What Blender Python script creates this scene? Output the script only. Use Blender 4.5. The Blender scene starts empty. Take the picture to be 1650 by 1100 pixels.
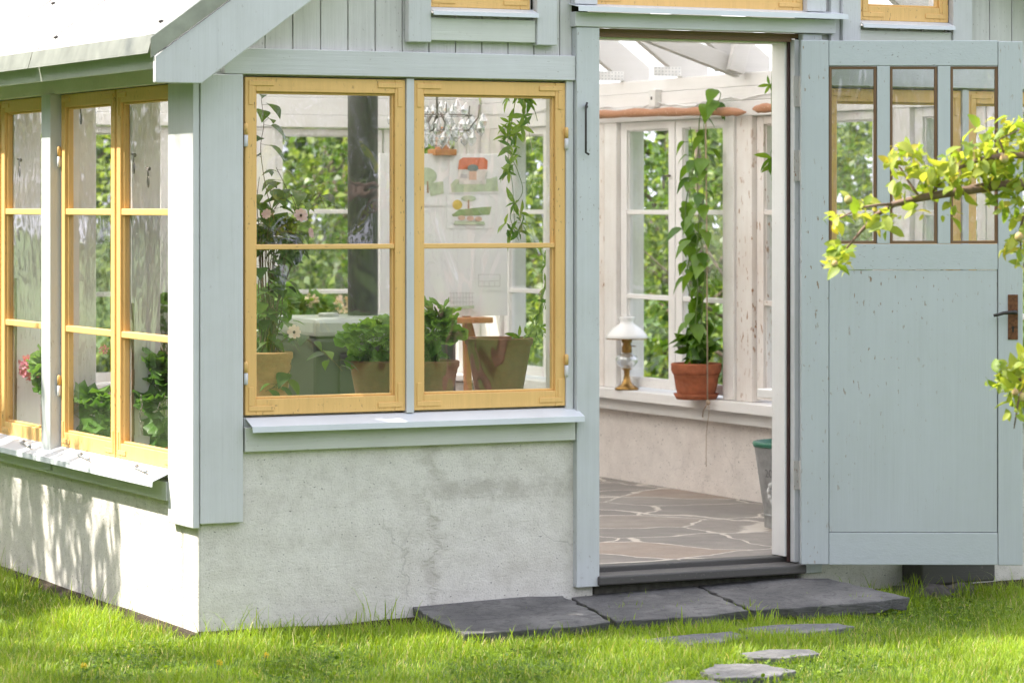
import bpy, math, random
import numpy as np
from mathutils import Vector, Matrix

rnd = random.Random(11)
rng = np.random.default_rng(5)
scene = bpy.context.scene
COL = scene.collection
rad = math.radians

# ------------------------------------------------------------------ camera and survey of the site
# x runs along the front of the greenhouse, y into it, z = 0 is its floor
F_PX, TH, YH = 5120.0, rad(26.3), 335.0
CT, ST = math.cos(TH), math.sin(TH)
CAM = Vector((-3.89535, -10.34492, 1.4))
def ray(px, py):
    k = (px - 825) / F_PX
    return Vector((CT * k + ST, -ST * k + CT, (YH - py) / F_PX))
def onY(px, py, y):
    d = ray(px, py); return CAM + d * ((y - CAM.y) / d.y)
def onX(px, py, x):
    d = ray(px, py); return CAM + d * ((x - CAM.x) / d.x)
def onZ(px, py, z):
    d = ray(px, py); return CAM + d * ((z - CAM.z) / d.z)
def onD(px, py, dist):
    return CAM + ray(px, py) * dist

# ------------------------------------------------------------------ node materials
class NT:
    def __init__(s, name):
        s.m = bpy.data.materials.new(name); s.m.use_nodes = True
        s.t = s.m.node_tree; s.t.nodes.clear()
        s.out = s.t.nodes.new('ShaderNodeOutputMaterial')
    def n(s, kind, **kw):
        nd = s.t.nodes.new('ShaderNode' + kind)
        for k, v in kw.items():
            if k.startswith('i_'):
                nd.inputs[k[2:].replace('_', ' ')].default_value = v
            else:
                setattr(nd, k, v)
        return nd
    def l(s, a, b): s.t.links.new(a, b)
    def coords(s, scale=(1, 1, 1), kind='Object', rot=(0, 0, 0)):
        tc = s.n('TexCoord'); mp = s.n('Mapping')
        mp.inputs['Scale'].default_value = scale; mp.inputs['Rotation'].default_value = rot
        s.l(tc.outputs[kind], mp.inputs['Vector']); return mp.outputs['Vector']
    def noise(s, vec, scale, detail=4, rough=.55, dist=0):
        nd = s.n('TexNoise'); nd.inputs['Scale'].default_value = scale; nd.inputs['Detail'].default_value = detail
        nd.inputs['Roughness'].default_value = rough; nd.inputs['Distortion'].default_value = dist
        s.l(vec, nd.inputs['Vector']); return nd.outputs['Fac']
    def ramp(s, fac, stops, interp='LINEAR'):
        r = s.n('ValToRGB'); r.color_ramp.interpolation = interp
        e = r.color_ramp.elements
        while len(e) < len(stops): e.new(.5)
        for el, (p, c) in zip(e, stops):
            el.position = p; el.color = (c, c, c, 1) if isinstance(c, (int, float)) else (*c, 1)
        s.l(fac, r.inputs['Fac']); return r.outputs['Color']
    def mix(s, fac, a, b, mode='MIX'):
        m = s.n('Mix', data_type='RGBA', blend_type=mode)
        for sock, v in ((m.inputs[0], fac), (m.inputs[6], a), (m.inputs[7], b)):
            if isinstance(v, bpy.types.NodeSocket): s.l(v, sock)
            elif isinstance(v, tuple): sock.default_value = (*v, 1)
            else: sock.default_value = v
        return m.outputs[2]
    def math(s, op, a, b=0.0, clamp=False):
        m = s.n('Math', operation=op); m.use_clamp = clamp
        for sock, v in ((m.inputs[0], a), (m.inputs[1], b)):
            if isinstance(v, bpy.types.NodeSocket): s.l(v, sock)
            else: sock.default_value = v
        return m.outputs[0]
    def bump(s, h, strength=.3, dist=.005):
        b = s.n('Bump'); b.inputs['Strength'].default_value = strength; b.inputs['Distance'].default_value = dist
        s.l(h, b.inputs['Height']); return b.outputs['Normal']
    def pbr(s, col, rough=.6, normal=None, metal=0, **kw):
        p = s.n('BsdfPrincipled')
        for nm, v in (('Base Color', col), ('Roughness', rough), ('Metallic', metal)):
            if isinstance(v, bpy.types.NodeSocket): s.l(v, p.inputs[nm])
            elif isinstance(v, tuple): p.inputs[nm].default_value = (*v, 1)
            else: p.inputs[nm].default_value = v
        for k, v in kw.items(): p.inputs[k.replace('_', ' ')].default_value = v
        if normal is not None: s.l(normal, p.inputs['Normal'])
        return p.outputs[0]
    def done(s, shader):
        s.l(shader, s.out.inputs['Surface']); return s.m

def paint(name, col, axis='z', wear=.5, grain=.5, chip=(.16, .10, .06), rough=.55, dirt=(.22, .22, .15), dirt_amt=.25, cs=14):
    """old oil paint on planed timber: grain along one axis, hairline chips, weathered patches"""
    t = NT(name)
    st = {'x': (2, 60, 60), 'y': (60, 2, 60), 'z': (60, 60, 2)}[axis]
    v = t.coords(); vg = t.coords(st)
    big = t.noise(v, 3.2, 5, .6)
    fine = t.noise(vg, 1.0, 6, .65)
    c = t.mix(t.ramp(big, [(.3, 0.0), (.75, dirt_amt)]), col, dirt)
    lightv = tuple(min(1, k * 1.12) for k in col)
    c = t.mix(t.math('MULTIPLY', t.ramp(fine, [(.35, 0.0), (.7, 1.0)]), grain * .6), c, lightv)
    c = t.mix(t.math('MULTIPLY', t.ramp(fine, [(.18, 1.0), (.36, 0.0)]), grain), c, tuple(k * .72 for k in col))
    sp = t.noise(t.coords((st[0] ** .3 * 3, st[1] ** .3 * 3, st[2] ** .3 * 3)), cs, 3, .5)
    gate = t.noise(v, 1.7, 2)
    m = t.math('MULTIPLY', t.ramp(sp, [(.70 - .05 * wear, 0.0), (.73 - .05 * wear, 1.0)]), t.ramp(gate, [(.42, 0.0), (.6, 1.0)]))
    m = t.math('MULTIPLY', m, min(1, wear))
    c = t.mix(m, c, chip)
    h = t.math('ADD', t.math('MULTIPLY', fine, .6), t.math('MULTIPLY', m, -1.5))
    brush = t.noise(t.coords(tuple(k * 2.2 for k in st)), 1.3, 3, .6)
    h = t.math('ADD', h, t.math('MULTIPLY', brush, .5))
    return t.done(t.pbr(c, rough, t.bump(h, .5, .003)))

def simple(name, col, rough=.5, metal=0, var=.15, scale=25, bump=.15, **kw):
    t = NT(name); v = t.coords(); n = t.noise(v, scale, 5)
    c = t.mix(t.ramp(n, [(.3, 0.0), (.75, 1.0)]), tuple(k * (1 - var) for k in col), tuple(min(1, k * (1 + var)) for k in col))
    return t.done(t.pbr(c, rough, t.bump(n, bump, .003), metal, **kw))

def glass(name, tint=(1, 1, 1), base=.075, wav=.25, dirt=.05, wscale=5):
    """thin old window pane: mirror of the garden over a clear view, a little wavy, a film of dust"""
    t = NT(name)
    g = t.n('NewGeometry')
    d = t.n('VectorMath', operation='DOT_PRODUCT'); t.l(g.outputs['Normal'], d.inputs[0]); t.l(g.outputs['Incoming'], d.inputs[1])
    cosv = t.math('ABSOLUTE', d.outputs['Value'])
    f5 = t.math('POWER', t.math('SUBTRACT', 1.0, cosv), 5.0)
    fr = t.math('ADD', t.math('MULTIPLY', f5, 1 - base), base, True)
    v = t.coords((1, 1, .45)); w = t.noise(v, wscale, 2, .5, .6)
    gl = t.n('BsdfGlossy'); gl.inputs['Roughness'].default_value = 0.01
    t.l(t.bump(w, wav, .02), gl.inputs['Normal'])
    tr = t.n('BsdfTransparent'); tr.inputs['Color'].default_value = (*tint, 1)
    ms = t.n('MixShader'); t.l(fr, ms.inputs[0]); t.l(tr.outputs[0], ms.inputs[1]); t.l(gl.outputs[0], ms.inputs[2])
    df = t.n('BsdfDiffuse'); df.inputs['Color'].default_value = (.62, .62, .56, 1)
    sm = t.noise(t.coords((6, 6, 2)), 2.2, 6, .7)
    spk = t.noise(t.coords((1, 1, 1)), 160, 2, .5)
    fac = t.math('ADD', t.math('MULTIPLY', t.ramp(sm, [(.42, 0.0), (.85, 1.0)]), dirt * 2.2),
                 t.math('MULTIPLY', t.ramp(spk, [(.73, 0.0), (.76, 1.0)]), dirt * 5), True)
    m2 = t.n('MixShader'); t.l(fac, m2.inputs[0]); t.l(ms.outputs[0], m2.inputs[1]); t.l(df.outputs[0], m2.inputs[2])
    return t.done(m2.outputs[0])

def leafy(name, c1, c2, trans=.45, rough=.42, c3=None):
    t = NT(name)
    a = t.n('Attribute', attribute_name='tint')
    st = [(0.0, c1), (1.0, c2)] if c3 is None else [(0.0, c1), (.8, c2), (1.0, c3)]
    c = t.ramp(a.outputs['Fac'], st)
    n = t.noise(t.coords(), 60, 3)
    c2_ = t.mix(.35, c, t.mix(n, (.6, .6, .6), (1.25, 1.25, 1.1)), 'MULTIPLY')
    p = t.pbr(c2_, rough, t.bump(n, .2, .002))
    tl = t.n('BsdfTranslucent'); t.l(t.mix(1.0, c2_, (1.25, 1.2, .55), 'MULTIPLY'), tl.inputs['Color'])
    ms = t.n('MixShader'); ms.inputs[0].default_value = trans
    t.l(p, ms.inputs[1]); t.l(tl.outputs[0], ms.inputs[2])
    return t.done(ms.outputs[0])

def plaster(name, col, stain, scale=1.0, bump=.5, crack=None):
    t = NT(name); v = t.coords()
    big = t.noise(v, 2.6, 7, .68); mid = t.noise(v, 13 * scale, 7, .7); grit = t.noise(v, 150, 3, .65); fleck = t.noise(t.coords((1, 1, 1.6)), 75, 2, .5)
    c = t.mix(t.ramp(big, [(.44, 0.0), (.78, .45)]), col, stain)
    c = t.mix(t.ramp(mid, [(.34, .35), (.54, 0.0)]), c, tuple(k * .8 for k in stain))
    c = t.mix(t.ramp(mid, [(.55, 0.0), (.72, .5)]), c, tuple(min(1, k * 1.13) for k in col))
    trowel = t.noise(t.coords((1, 1, 3.2), rot=(0, .5, 0)), 9, 5, .7, 1.8)
    c = t.mix(t.ramp(trowel, [(.50, 0.0), (.53, .10), (.60, .0)]), c, tuple(k * .7 for k in stain))
    c = t.mix(t.ramp(trowel, [(.40, .0), (.44, .14), (.47, .0)]), c, tuple(min(1, k * 1.15) for k in col))
    nzc = t.n('TexNoise'); nzc.inputs['Scale'].default_value = 6; nzc.inputs['Detail'].default_value = 6; t.l(v, nzc.inputs['Vector'])
    mvc = t.n('VectorMath', operation='MULTIPLY_ADD'); t.l(nzc.outputs['Color'], mvc.inputs[0]); mvc.inputs[1].default_value = (.25, .25, .25); t.l(v, mvc.inputs[2])
    voc = t.n('TexVoronoi', feature='DISTANCE_TO_EDGE'); voc.inputs['Scale'].default_value = 1.7; t.l(mvc.outputs[0], voc.inputs['Vector'])
    hair = t.math('MULTIPLY', t.ramp(voc.outputs['Distance'], [(.002, 1.0), (.007, 0.0)]), t.ramp(t.noise(v, 2.3, 3), [(.50, 0.0), (.62, .3)]))
    c = t.mix(hair, c, tuple(k * .4 for k in stain))
    c = t.mix(t.ramp(grit, [(.30, .55), (.44, 0.0)]), c, tuple(k * .62 for k in stain))
    c = t.mix(t.ramp(fleck, [(.27, .85), (.33, 0.0)]), c, tuple(k * .3 for k in stain))
    h = t.math('ADD', t.math('MULTIPLY', mid, .7), t.math('ADD', t.math('MULTIPLY', grit, .6), t.math('ADD', t.math('MULTIPLY', trowel, .45), t.math('MULTIPLY', hair, -.6))))
    if crack is not None:
        sp = t.n('SeparateXYZ'); t.l(v, sp.inputs[0])
        wob = t.math('MULTIPLY', t.math('SUBTRACT', t.noise(t.coords((.2, .2, 1)), 5.5, 5, .7), .5), .34)
        dx = t.math('ABSOLUTE', t.math('SUBTRACT', t.math('ADD', sp.outputs[0], wob), crack))
        dm = t.math('ADD', dx, t.math('MULTIPLY', t.math('SUBTRACT', mid, .5), .12))
        c = t.mix(t.ramp(dm, [(.0, .4), (.045, 0.0)]), c, tuple(k * .8 for k in stain))
        dz = t.math('ABSOLUTE', t.math('SUBTRACT', t.math('ADD', sp.outputs[2], t.math('MULTIPLY', wob, .5)), .515))
        dm2 = t.math('ADD', dz, t.math('MULTIPLY', t.math('SUBTRACT', mid, .5), .10))
        gate = t.ramp(sp.outputs[0], [(crack - .02, 0.0), (min(.999, crack + .04), 1.0)]) if crack < .95 else 1.0
        c = t.mix(t.math('MULTIPLY', t.ramp(dm2, [(.0, .55), (.04, 0.0)]), gate), c, tuple(k * .7 for k in stain))
        h = t.math('ADD', h, t.math('MULTIPLY', t.ramp(dm, [(.0, 1.0), (.02, 0.0)]), -.6))
    return t.done(t.pbr(c, .92, t.bump(h, bump, .008)))

def terracotta(name, col, moss=None, amt=.5):
    t = NT(name); v = t.coords()
    n = t.noise(v, 34, 6, .7); n2 = t.noise(t.coords((1, 1, 3.2)), 16, 7, .7); n3 = t.noise(t.coords((.25, .25, 1)), 22, 4, .6)
    c = t.mix(t.ramp(n, [(.3, 0.0), (.75, 1.0)]), tuple(k * .7 for k in col), tuple(min(1, k * 1.25) for k in col))
    c = t.mix(t.ramp(n3, [(.4, 0.0), (.65, .4)]), c, tuple(k * .55 for k in col))
    if moss: c = t.mix(t.ramp(n2, [(.38, 0.0), (.72, amt)]), c, moss)
    return t.done(t.pbr(c, .85, t.bump(n, .4, .003)))

M = {}
M['facade'] = paint('facade_paint', (.595, .605, .605), 'z', .35, .5)
M['trim_h'] = paint('trim_paint_level', (.605, .615, .615), 'x', .4, .5)
M['trim_v'] = paint('trim_paint_upright', (.555, .58, .585), 'z', .6, .6)
M['corner'] = paint('corner_paint', (.61, .62, .62), 'z', .25, .45)
M['apron'] = paint('apron_paint', (.63, .64, .59), 'x', .3, .4)
M['boards'] = paint('board_paint', (.62, .61, .59), 'z', .8, 1.0, chip=(.30, .28, .25), rough=.75, dirt=(.30, .30, .27), dirt_amt=.45)
M['door'] = paint('door_paint', (.475, .515, .525), 'z', .8, .5, chip=(.24, .14, .06), dirt=(.37, .40, .37), dirt_amt=.35, cs=9)
M['door_h'] = paint('door_paint_level', (.475, .515, .525), 'x', .6, .45, chip=(.12, .09, .06), dirt=(.36, .42, .38), dirt_amt=.2)
M['yellow'] = paint('ochre_paint', (.77, .485, .175), 'z', .8, .8, chip=(.22, .12, .05), dirt=(.52, .31, .08), dirt_amt=.35)
M['yellow_h'] = paint('ochre_paint_level', (.77, .485, .175), 'x', .8, .8, chip=(.22, .12, .05), dirt=(.52, .31, .08), dirt_amt=.35)
M['white'] = paint('inside_white', (.83, .815, .79), 'z', .45, .35, chip=(.33, .17, .08), dirt=(.5, .45, .40), dirt_amt=.25)
M['white_worn'] = paint('inside_white_worn', (.83, .815, .79), 'z', .5, .5, chip=(.35, .17, .07), dirt=(.5, .43, .35), dirt_amt=.5)
M['rafter'] = paint('rafter_paint', (.60, .585, .56), 'x', .3, .4, chip=(.3, .25, .2), dirt=(.48, .45, .41))
M['white_peel'] = paint('inside_white_peeling', (.80, .77, .73), 'z', 1.5, .6, chip=(.36, .19, .09), dirt=(.45, .30, .2), dirt_amt=.5, cs=5)
M['white_h'] = paint('inside_white_level', (.83, .815, .79), 'y', .25, .35, chip=(.4, .25, .15), dirt=(.5, .45, .40), dirt_amt=.2)
M['flash'] = simple('painted_sheet_metal', (.63, .665, .68), .38, 0, .06, 6, .05)
M['zinc_trim'] = simple('weathered_zinc', (.36, .37, .31), .42, .8, .2, 12, .1)
M['brown'] = paint('bare_brown_wood', (.17, .085, .035), 'z', .4, .8, chip=(.07, .04, .02))
M['dark'] = simple('dark_gap', (.03, .026, .02), .9)  # near-black colour standing in for shade inside gaps and holes
M['seal'] = simple('door_seal', (.05, .02, .017), .6)
M['rust'] = simple('rusty_iron', (.16, .07, .03), .8, .3, .5, 90, .5)
M['iron'] = simple('dark_iron', (.06, .055, .05), .5, .7, .3)
M['hinge'] = paint('painted_hinge', (.62, .60, .56), 'z', 1.2, .3, chip=(.25, .09, .03))
M['hinge_y'] = paint('hinge_half', (.66, .66, .66), 'z', .5, .3)
M['plaster'] = plaster('lime_plaster', (.725, .695, .635), (.56, .52, .445), crack=.90)
M['plaster_in'] = plaster('inside_plaster', (.80, .745, .695), (.72, .655, .60), .6, .25)
M['threshold'] = paint('old_threshold', (.075, .07, .065), 'x', .8, .9, chip=(.16, .14, .12), dirt=(.04, .04, .03))
M['pane'] = glass('old_glass', base=.165, wav=.45, dirt=.018)
M['pane_side'] = glass('old_glass_side', base=.10, dirt=.012, wav=.12)
M['pane_far'] = glass('thin_glass', base=.06, dirt=.012)
M['pane_door'] = glass('door_glass', base=.15, dirt=.05, wav=.5, wscale=9)
M['terra'] = terracotta('terracotta', (.40, .115, .045), (.45, .2, .12), .25)
M['terra_tan'] = terracotta('terracotta_tan', (.46, .24, .09), (.40, .30, .12), .5)
M['terra_old'] = terracotta('terracotta_mossy', (.17, .066, .026), (.13, .085, .03), .6)
M['terra_old2'] = terracotta('terracotta_aged', (.20, .08, .036), (.16, .12, .06), .5)
M['soil'] = simple('potting_soil', (.040, .027, .014), .95, 0, .4, 60, .8)
M['brass'] = simple('aged_brass', (.34, .20, .06), .35, .85, .35, 40, .1)
M['opal'] = simple('opal_glass', (.86, .85, .82), .15, 0, .02, 5, 0)
M['zinc'] = simple('galvanised_zinc', (.40, .41, .41), .42, .6, .18, 30, .1)
M['green_paint'] = simple('green_enamel', (.03, .16, .10), .35)
M['wood_o'] = paint('pine_oiled', (.50, .20, .06), 'z', .3, .8, chip=(.25, .1, .03))
M['bark_pole'] = paint('peeled_branch', (.42, .20, .10), 'y', 1.2, 1.0, chip=(.62, .45, .33), dirt=(.25, .12, .07), dirt_amt=.6)
M['paper'] = simple('drawing_paper', (.86, .855, .84), .8, 0, .03, 3, .02)
M['stove'] = simple('stove_enamel', (.032, .034, .03), .45, 0, .2, 6, .02)
M['stove_top'] = simple('stove_top_plate', (.42, .45, .42), .3, .3, .1, 10, .03)  # pale tone is the top's reflected light put into its colour
M['twine'] = simple('jute_twine', (.45, .34, .24), .9)
M['cable'] = simple('white_cable', (.75, .74, .71), .4)
M['bark'] = simple('bark', (.15, .11, .08), .9, 0, .35, 40, .8)
M['twig'] = simple('apple_twig', (.20, .13, .10), .8, 0, .3, 60, .4)
M['stem'] = simple('green_stem', (.13, .20, .05), .6)
M['stem_br'] = simple('brown_stem', (.12, .08, .04), .7)
M['stone_gr'] = simple('granite', (.11, .10, .085), .9, 0, .35, 35, .8)
M['latch'] = simple('latch_iron', (.20, .18, .16), .5, .6, .3)

def slate(name, a, b):
    t = NT(name); v = t.coords()
    n = t.noise(v, 7, 8, .7); n2 = t.noise(v, 90, 4, .65); n3 = t.noise(v, 3.1, 4); flake = t.noise(t.coords((1, 1, 6)), 16, 6, .75, 1.2)
    c = t.mix(t.ramp(n, [(.32, 0.0), (.66, 1.0)]), a, b)
    c = t.mix(t.ramp(n3, [(.5, 0.0), (.7, .55)]), c, tuple(k * 1.7 for k in b))
    c = t.mix(t.ramp(flake, [(.52, 0.0), (.56, .5)]), c, tuple(k * .55 for k in a))
    c = t.mix(t.ramp(n2, [(.62, 0.0), (.72, .35)]), c, (.20, .195, .18))
    c = t.mix(t.ramp(t.noise(v, 34, 3), [(.69, 0.0), (.73, .5)]), c, (.22, .225, .19))
    h = t.math('ADD', t.math('MULTIPLY', flake, 1.2), t.math('MULTIPLY', n2, .3))
    return t.done(t.pbr(c, .7, t.bump(h, .9, .014)))
M['slate'] = slate('slate_slab', (.085, .084, .084), (.15, .146, .138))
M['slate_pale'] = slate('slate_stepping', (.13, .13, .13), (.21, .205, .20))

def crazy_paving():
    t = NT('crazy_paving'); v = t.coords()
    nz = t.n('TexNoise'); nz.inputs['Scale'].default_value = 2.2; nz.inputs['Detail'].default_value = 3; t.l(v, nz.inputs['Vector'])
    mx = t.n('VectorMath', operation='MULTIPLY_ADD'); t.l(nz.outputs['Color'], mx.inputs[0]); mx.inputs[1].default_value = (.34, .34, 0); t.l(v, mx.inputs[2])
    vo = t.n('TexVoronoi', feature='DISTANCE_TO_EDGE'); vo.inputs['Scale'].default_value = 2.3; vo.inputs['Randomness'].default_value = 1; t.l(mx.outputs[0], vo.inputs['Vector'])
    vc = t.n('TexVoronoi', feature='F1'); vc.inputs['Scale'].default_value = 2.3; vc.inputs['Randomness'].default_value = 1; t.l(mx.outputs[0], vc.inputs['Vector'])
    sep = t.n('SeparateColor'); t.l(vc.outputs['Color'], sep.inputs[0])
    n = t.noise(v, 9, 6, .65)
    edge = t.math('ADD', vo.outputs['Distance'], t.math('MULTIPLY', t.math('SUBTRACT', n, .5), .055))
    joint = t.ramp(edge, [(.012, 1.0), (.022, 0.0)])
    c = t.ramp(sep.outputs[0], [(0.0, (.22, .20, .185)), (.5, (.25, .23, .21)), (.85, (.29, .265, .24)), (1.0, (.34, .27, .22))])
    c = t.mix(t.ramp(n, [(.3, .35), (.65, 0.0)]), c, (.12, .105, .095))
    dust = t.noise(v, 2.1, 6, .7); c = t.mix(t.ramp(dust, [(.48, 0.0), (.7, .45)]), c, (.40, .36, .32)); spk = t.noise(v, 70, 3, .6); c = t.mix(t.ramp(spk, [(.3, .4), (.42, 0.0)]), c, (.10, .09, .08)); c = t.mix(joint, c, t.mix(t.noise(v, 6, 4), (.42, .38, .33), (.70, .64, .57)))
    h = t.math('ADD', t.math('MULTIPLY', joint, -.6), t.math('MULTIPLY', n, .5))
    return t.done(t.pbr(c, .7, t.bump(h, .5, .008)))
M['paving'] = crazy_paving()

def ground_mat():
    t = NT('lawn_ground'); v = t.coords()
    n = t.noise(v, 1.3, 5, .6); n2 = t.noise(v, 22, 5, .7)
    c = t.mix(t.ramp(n2, [(.3, 0.0), (.7, 1.0)]), (.035, .07, .012), (.10, .19, .03))
    c = t.mix(t.ramp(n, [(.5, 0.0), (.75, .45)]), c, (.14, .16, .045))
    return t.done(t.pbr(c, .95, t.bump(n2, .8, .04)))
M['ground'] = ground_mat()

def roof_mat():
    t = NT('opal_roof_sheet')
    v = t.coords(); n = t.noise(v, 2, 4)
    c = t.mix(n, (.80, .80, .79), (.88, .88, .88))
    d = t.pbr(c, .4)
    tl = t.n('BsdfTranslucent'); tl.inputs['Color'].default_value = (.97, .97, .96, 1)
    ms = t.n('MixShader'); ms.inputs[0].default_value = .84
    t.l(d, ms.inputs[1]); t.l(tl.outputs[0], ms.inputs[2])
    return t.done(ms.outputs[0])
M['roof'] = roof_mat()

def crystal_mat():
    t = NT('cut_crystal')
    tr = t.n('BsdfTransparent'); tr.inputs['Color'].default_value = (.90, .92, .92, 1)
    gl = t.n('BsdfGlossy'); gl.inputs['Roughness'].default_value = .03
    lw = t.n('LayerWeight'); lw.inputs['Blend'].default_value = .45
    ms = t.n('MixShader'); t.l(t.math('ADD', t.math('MULTIPLY', lw.outputs['Facing'], .5), .22, True), ms.inputs[0])
    t.l(tr.outputs[0], ms.inputs[1]); t.l(gl.outputs[0], ms.inputs[2])
    return t.done(ms.outputs[0])
M['crystal'] = crystal_mat()

L = {}
L['grass'] = leafy('grass_blade', (.055, .13, .008), (.42, .58, .055), .5, .5, (.58, .52, .24))
L['tree'] = leafy('tree_leaf', (.045, .10, .012), (.13, .24, .03), .45)
L['tree_lime'] = leafy('lime_tree_leaf', (.10, .19, .03), (.40, .50, .12), .5)
L['tree_dark'] = leafy('dark_tree_leaf', (.025, .06, .012), (.07, .14, .02), .35)
L['apple'] = leafy('apple_leaf', (.20, .31, .04), (.52, .55, .11), .55, .5, (.58, .42, .06))
L['pothos'] = leafy('pothos_leaf', (.06, .16, .015), (.19, .34, .04), .4, .28)
L['passion'] = leafy('passion_leaf', (.06, .17, .015), (.24, .37, .04), .45, .35)
L['geran'] = leafy('geranium_leaf', (.08, .21, .03), (.26, .43, .07), .42, .5)
L['thun'] = leafy('climber_leaf', (.025, .06, .015), (.13, .23, .03), .45, .4)
L['gourd'] = leafy('gourd_leaf', (.05, .15, .02), (.15, .30, .05), .4, .45)
L['pink'] = leafy('pink_petal', (.60, .16, .28), (.75, .32, .42), .4)
L['pinkish'] = leafy('pinkish_petal', (.66, .42, .50), (.78, .58, .62), .4)
L['blush'] = leafy('blush_petal', (.78, .58, .52), (.85, .74, .70), .4)

# ------------------------------------------------------------------ mesh building
ORG = {}
def origin(o): return ORG.get(o.name, Vector((0, 0, 0))) if o else Vector((0, 0, 0))
def tag(o, label=None, cat=None, group=None, kind=None):
    for k, v in (('label', label), ('category', cat), ('group', group), ('kind', kind)):
        if v: o[k] = v
    return o
def thing(name, loc, label, cat, group=None):
    o = bpy.data.objects.new(name, None); COL.objects.link(o); o.location = loc
    o.empty_display_size = .1
    ORG[o.name] = Vector(loc); return tag(o, label, cat, group)
def link(name, me, parent=None):
    o = bpy.data.objects.new(name, me); COL.objects.link(o)
    if parent: o.parent = parent; ORG[o.name] = origin(parent)
    return o

class MB:
    def __init__(s): s.v = []; s.f = []
    def add(s, vs, fs):
        b = len(s.v); s.v += [tuple(p) for p in vs]; s.f += [tuple(i + b for i in f) for f in fs]; return s
    BOX = [(0, 3, 2, 1), (4, 5, 6, 7), (0, 1, 5, 4), (1, 2, 6, 5), (2, 3, 7, 6), (3, 0, 4, 7)]
    def box(s, x0, x1, y0, y1, z0, z1):
        return s.add([(x0, y0, z0), (x1, y0, z0), (x1, y1, z0), (x0, y1, z0), (x0, y0, z1), (x1, y0, z1), (x1, y1, z1), (x0, y1, z1)], MB.BOX)
    def hexa(s, pts): return s.add(pts, MB.BOX)
    def beam(s, a, b, w, h, up=(0, 0, 1)):
        a, b = Vector(a), Vector(b); d = (b - a).normalized()
        sd = d.cross(Vector(up)).normalized() * (w / 2); u = sd.cross(d).normalized() * (h / 2)
        return s.add([a - sd - u, a + sd - u, b + sd - u, b - sd - u, a - sd + u, a + sd + u, b + sd + u, b - sd + u], MB.BOX)
    def prism(s, poly, vec):
        """polygon (list of 3d points) pushed along vec"""
        n = len(poly); vec = Vector(vec)
        p = [Vector(q) for q in poly]; vs = p + [q + vec for q in p]
        fs = [tuple(range(n))[::-1], tuple(range(n, 2 * n))] + [(i, (i + 1) % n, n + (i + 1) % n, n + i) for i in range(n)]
        return s.add(vs, fs)
    def tube(s, pts, r, n=8, cap=True):
        pts = [Vector(p) for p in pts]; k = len(pts)
        rs = r if isinstance(r, (list, tuple)) else [r] * k
        vs = []; ref = None
        for i, p in enumerate(pts):
            d = (pts[min(i + 1, k - 1)] - pts[max(i - 1, 0)]).normalized()
            if ref is None: ref = d.orthogonal().normalized()
            ref = (ref - d * ref.dot(d)).normalized(); bi = d.cross(ref)
            for j in range(n):
                a = 2 * math.pi * j / n; vs.append(p + (ref * math.cos(a) + bi * math.sin(a)) * rs[i])
        fs = [(i * n + j, i * n + (j + 1) % n, (i + 1) * n + (j + 1) % n, (i + 1) * n + j) for i in range(k - 1) for j in range(n)]
        if cap: fs += [tuple(range(n))[::-1], tuple(range((k - 1) * n, k * n))]
        return s.add(vs, fs)
    def lathe(s, c, prof, n=28, close=False):
        c = Vector(c); vs = []
        for r, z in prof:
            for j in range(n):
                a = 2 * math.pi * j / n; vs.append(c + Vector((r * math.cos(a), r * math.sin(a), z)))
        k = len(prof)
        fs = [(i * n + j, i * n + (j + 1) % n, (i + 1) * n + (j + 1) % n, (i + 1) * n + j) for i in range(k - 1) for j in range(n)]
        if close: fs += [tuple(range(n))[::-1], tuple(range((k - 1) * n, k * n))]
        return s.add(vs, fs)
    def ball(s, c, r, n=8, m=6, sc=(1, 1, 1)):
        prof = [(r * math.sin(math.pi * i / m) + 1e-5, -r * math.cos(math.pi * i / m)) for i in range(m + 1)]
        b = len(s.v); s.lathe((0, 0, 0), prof, n); c = Vector(c)
        for i in range(b, len(s.v)):
            p = s.v[i]; s.v[i] = (c.x + p[0] * sc[0], c.y + p[1] * sc[1], c.z + p[2] * sc[2])
        return s
    def build(s, name, mat, parent=None, bevel=0, smooth=False, label=None):
        me = bpy.data.meshes.new(name); o0 = origin(parent)
        me.from_pydata([(p[0] - o0.x, p[1] - o0.y, p[2] - o0.z) for p in s.v], [], s.f); me.update()
        me.materials.append(mat)
        if smooth: me.polygons.foreach_set('use_smooth', [True] * len(me.polygons))
        o = link(name, me, parent)
        if bevel:
            b = o.modifiers.new('edges', 'BEVEL'); b.width = bevel; b.segments = 2; b.limit_method = 'ANGLE'
        if smooth and bevel == 0:
            pass
        if label: o['label'] = label
        return o

def smooth_angle(o, ang=40):
    me = o.data
    me.polygons.foreach_set('use_smooth', [True] * len(me.polygons))
    me.set_sharp_from_angle(angle=rad(ang)); return o

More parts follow.
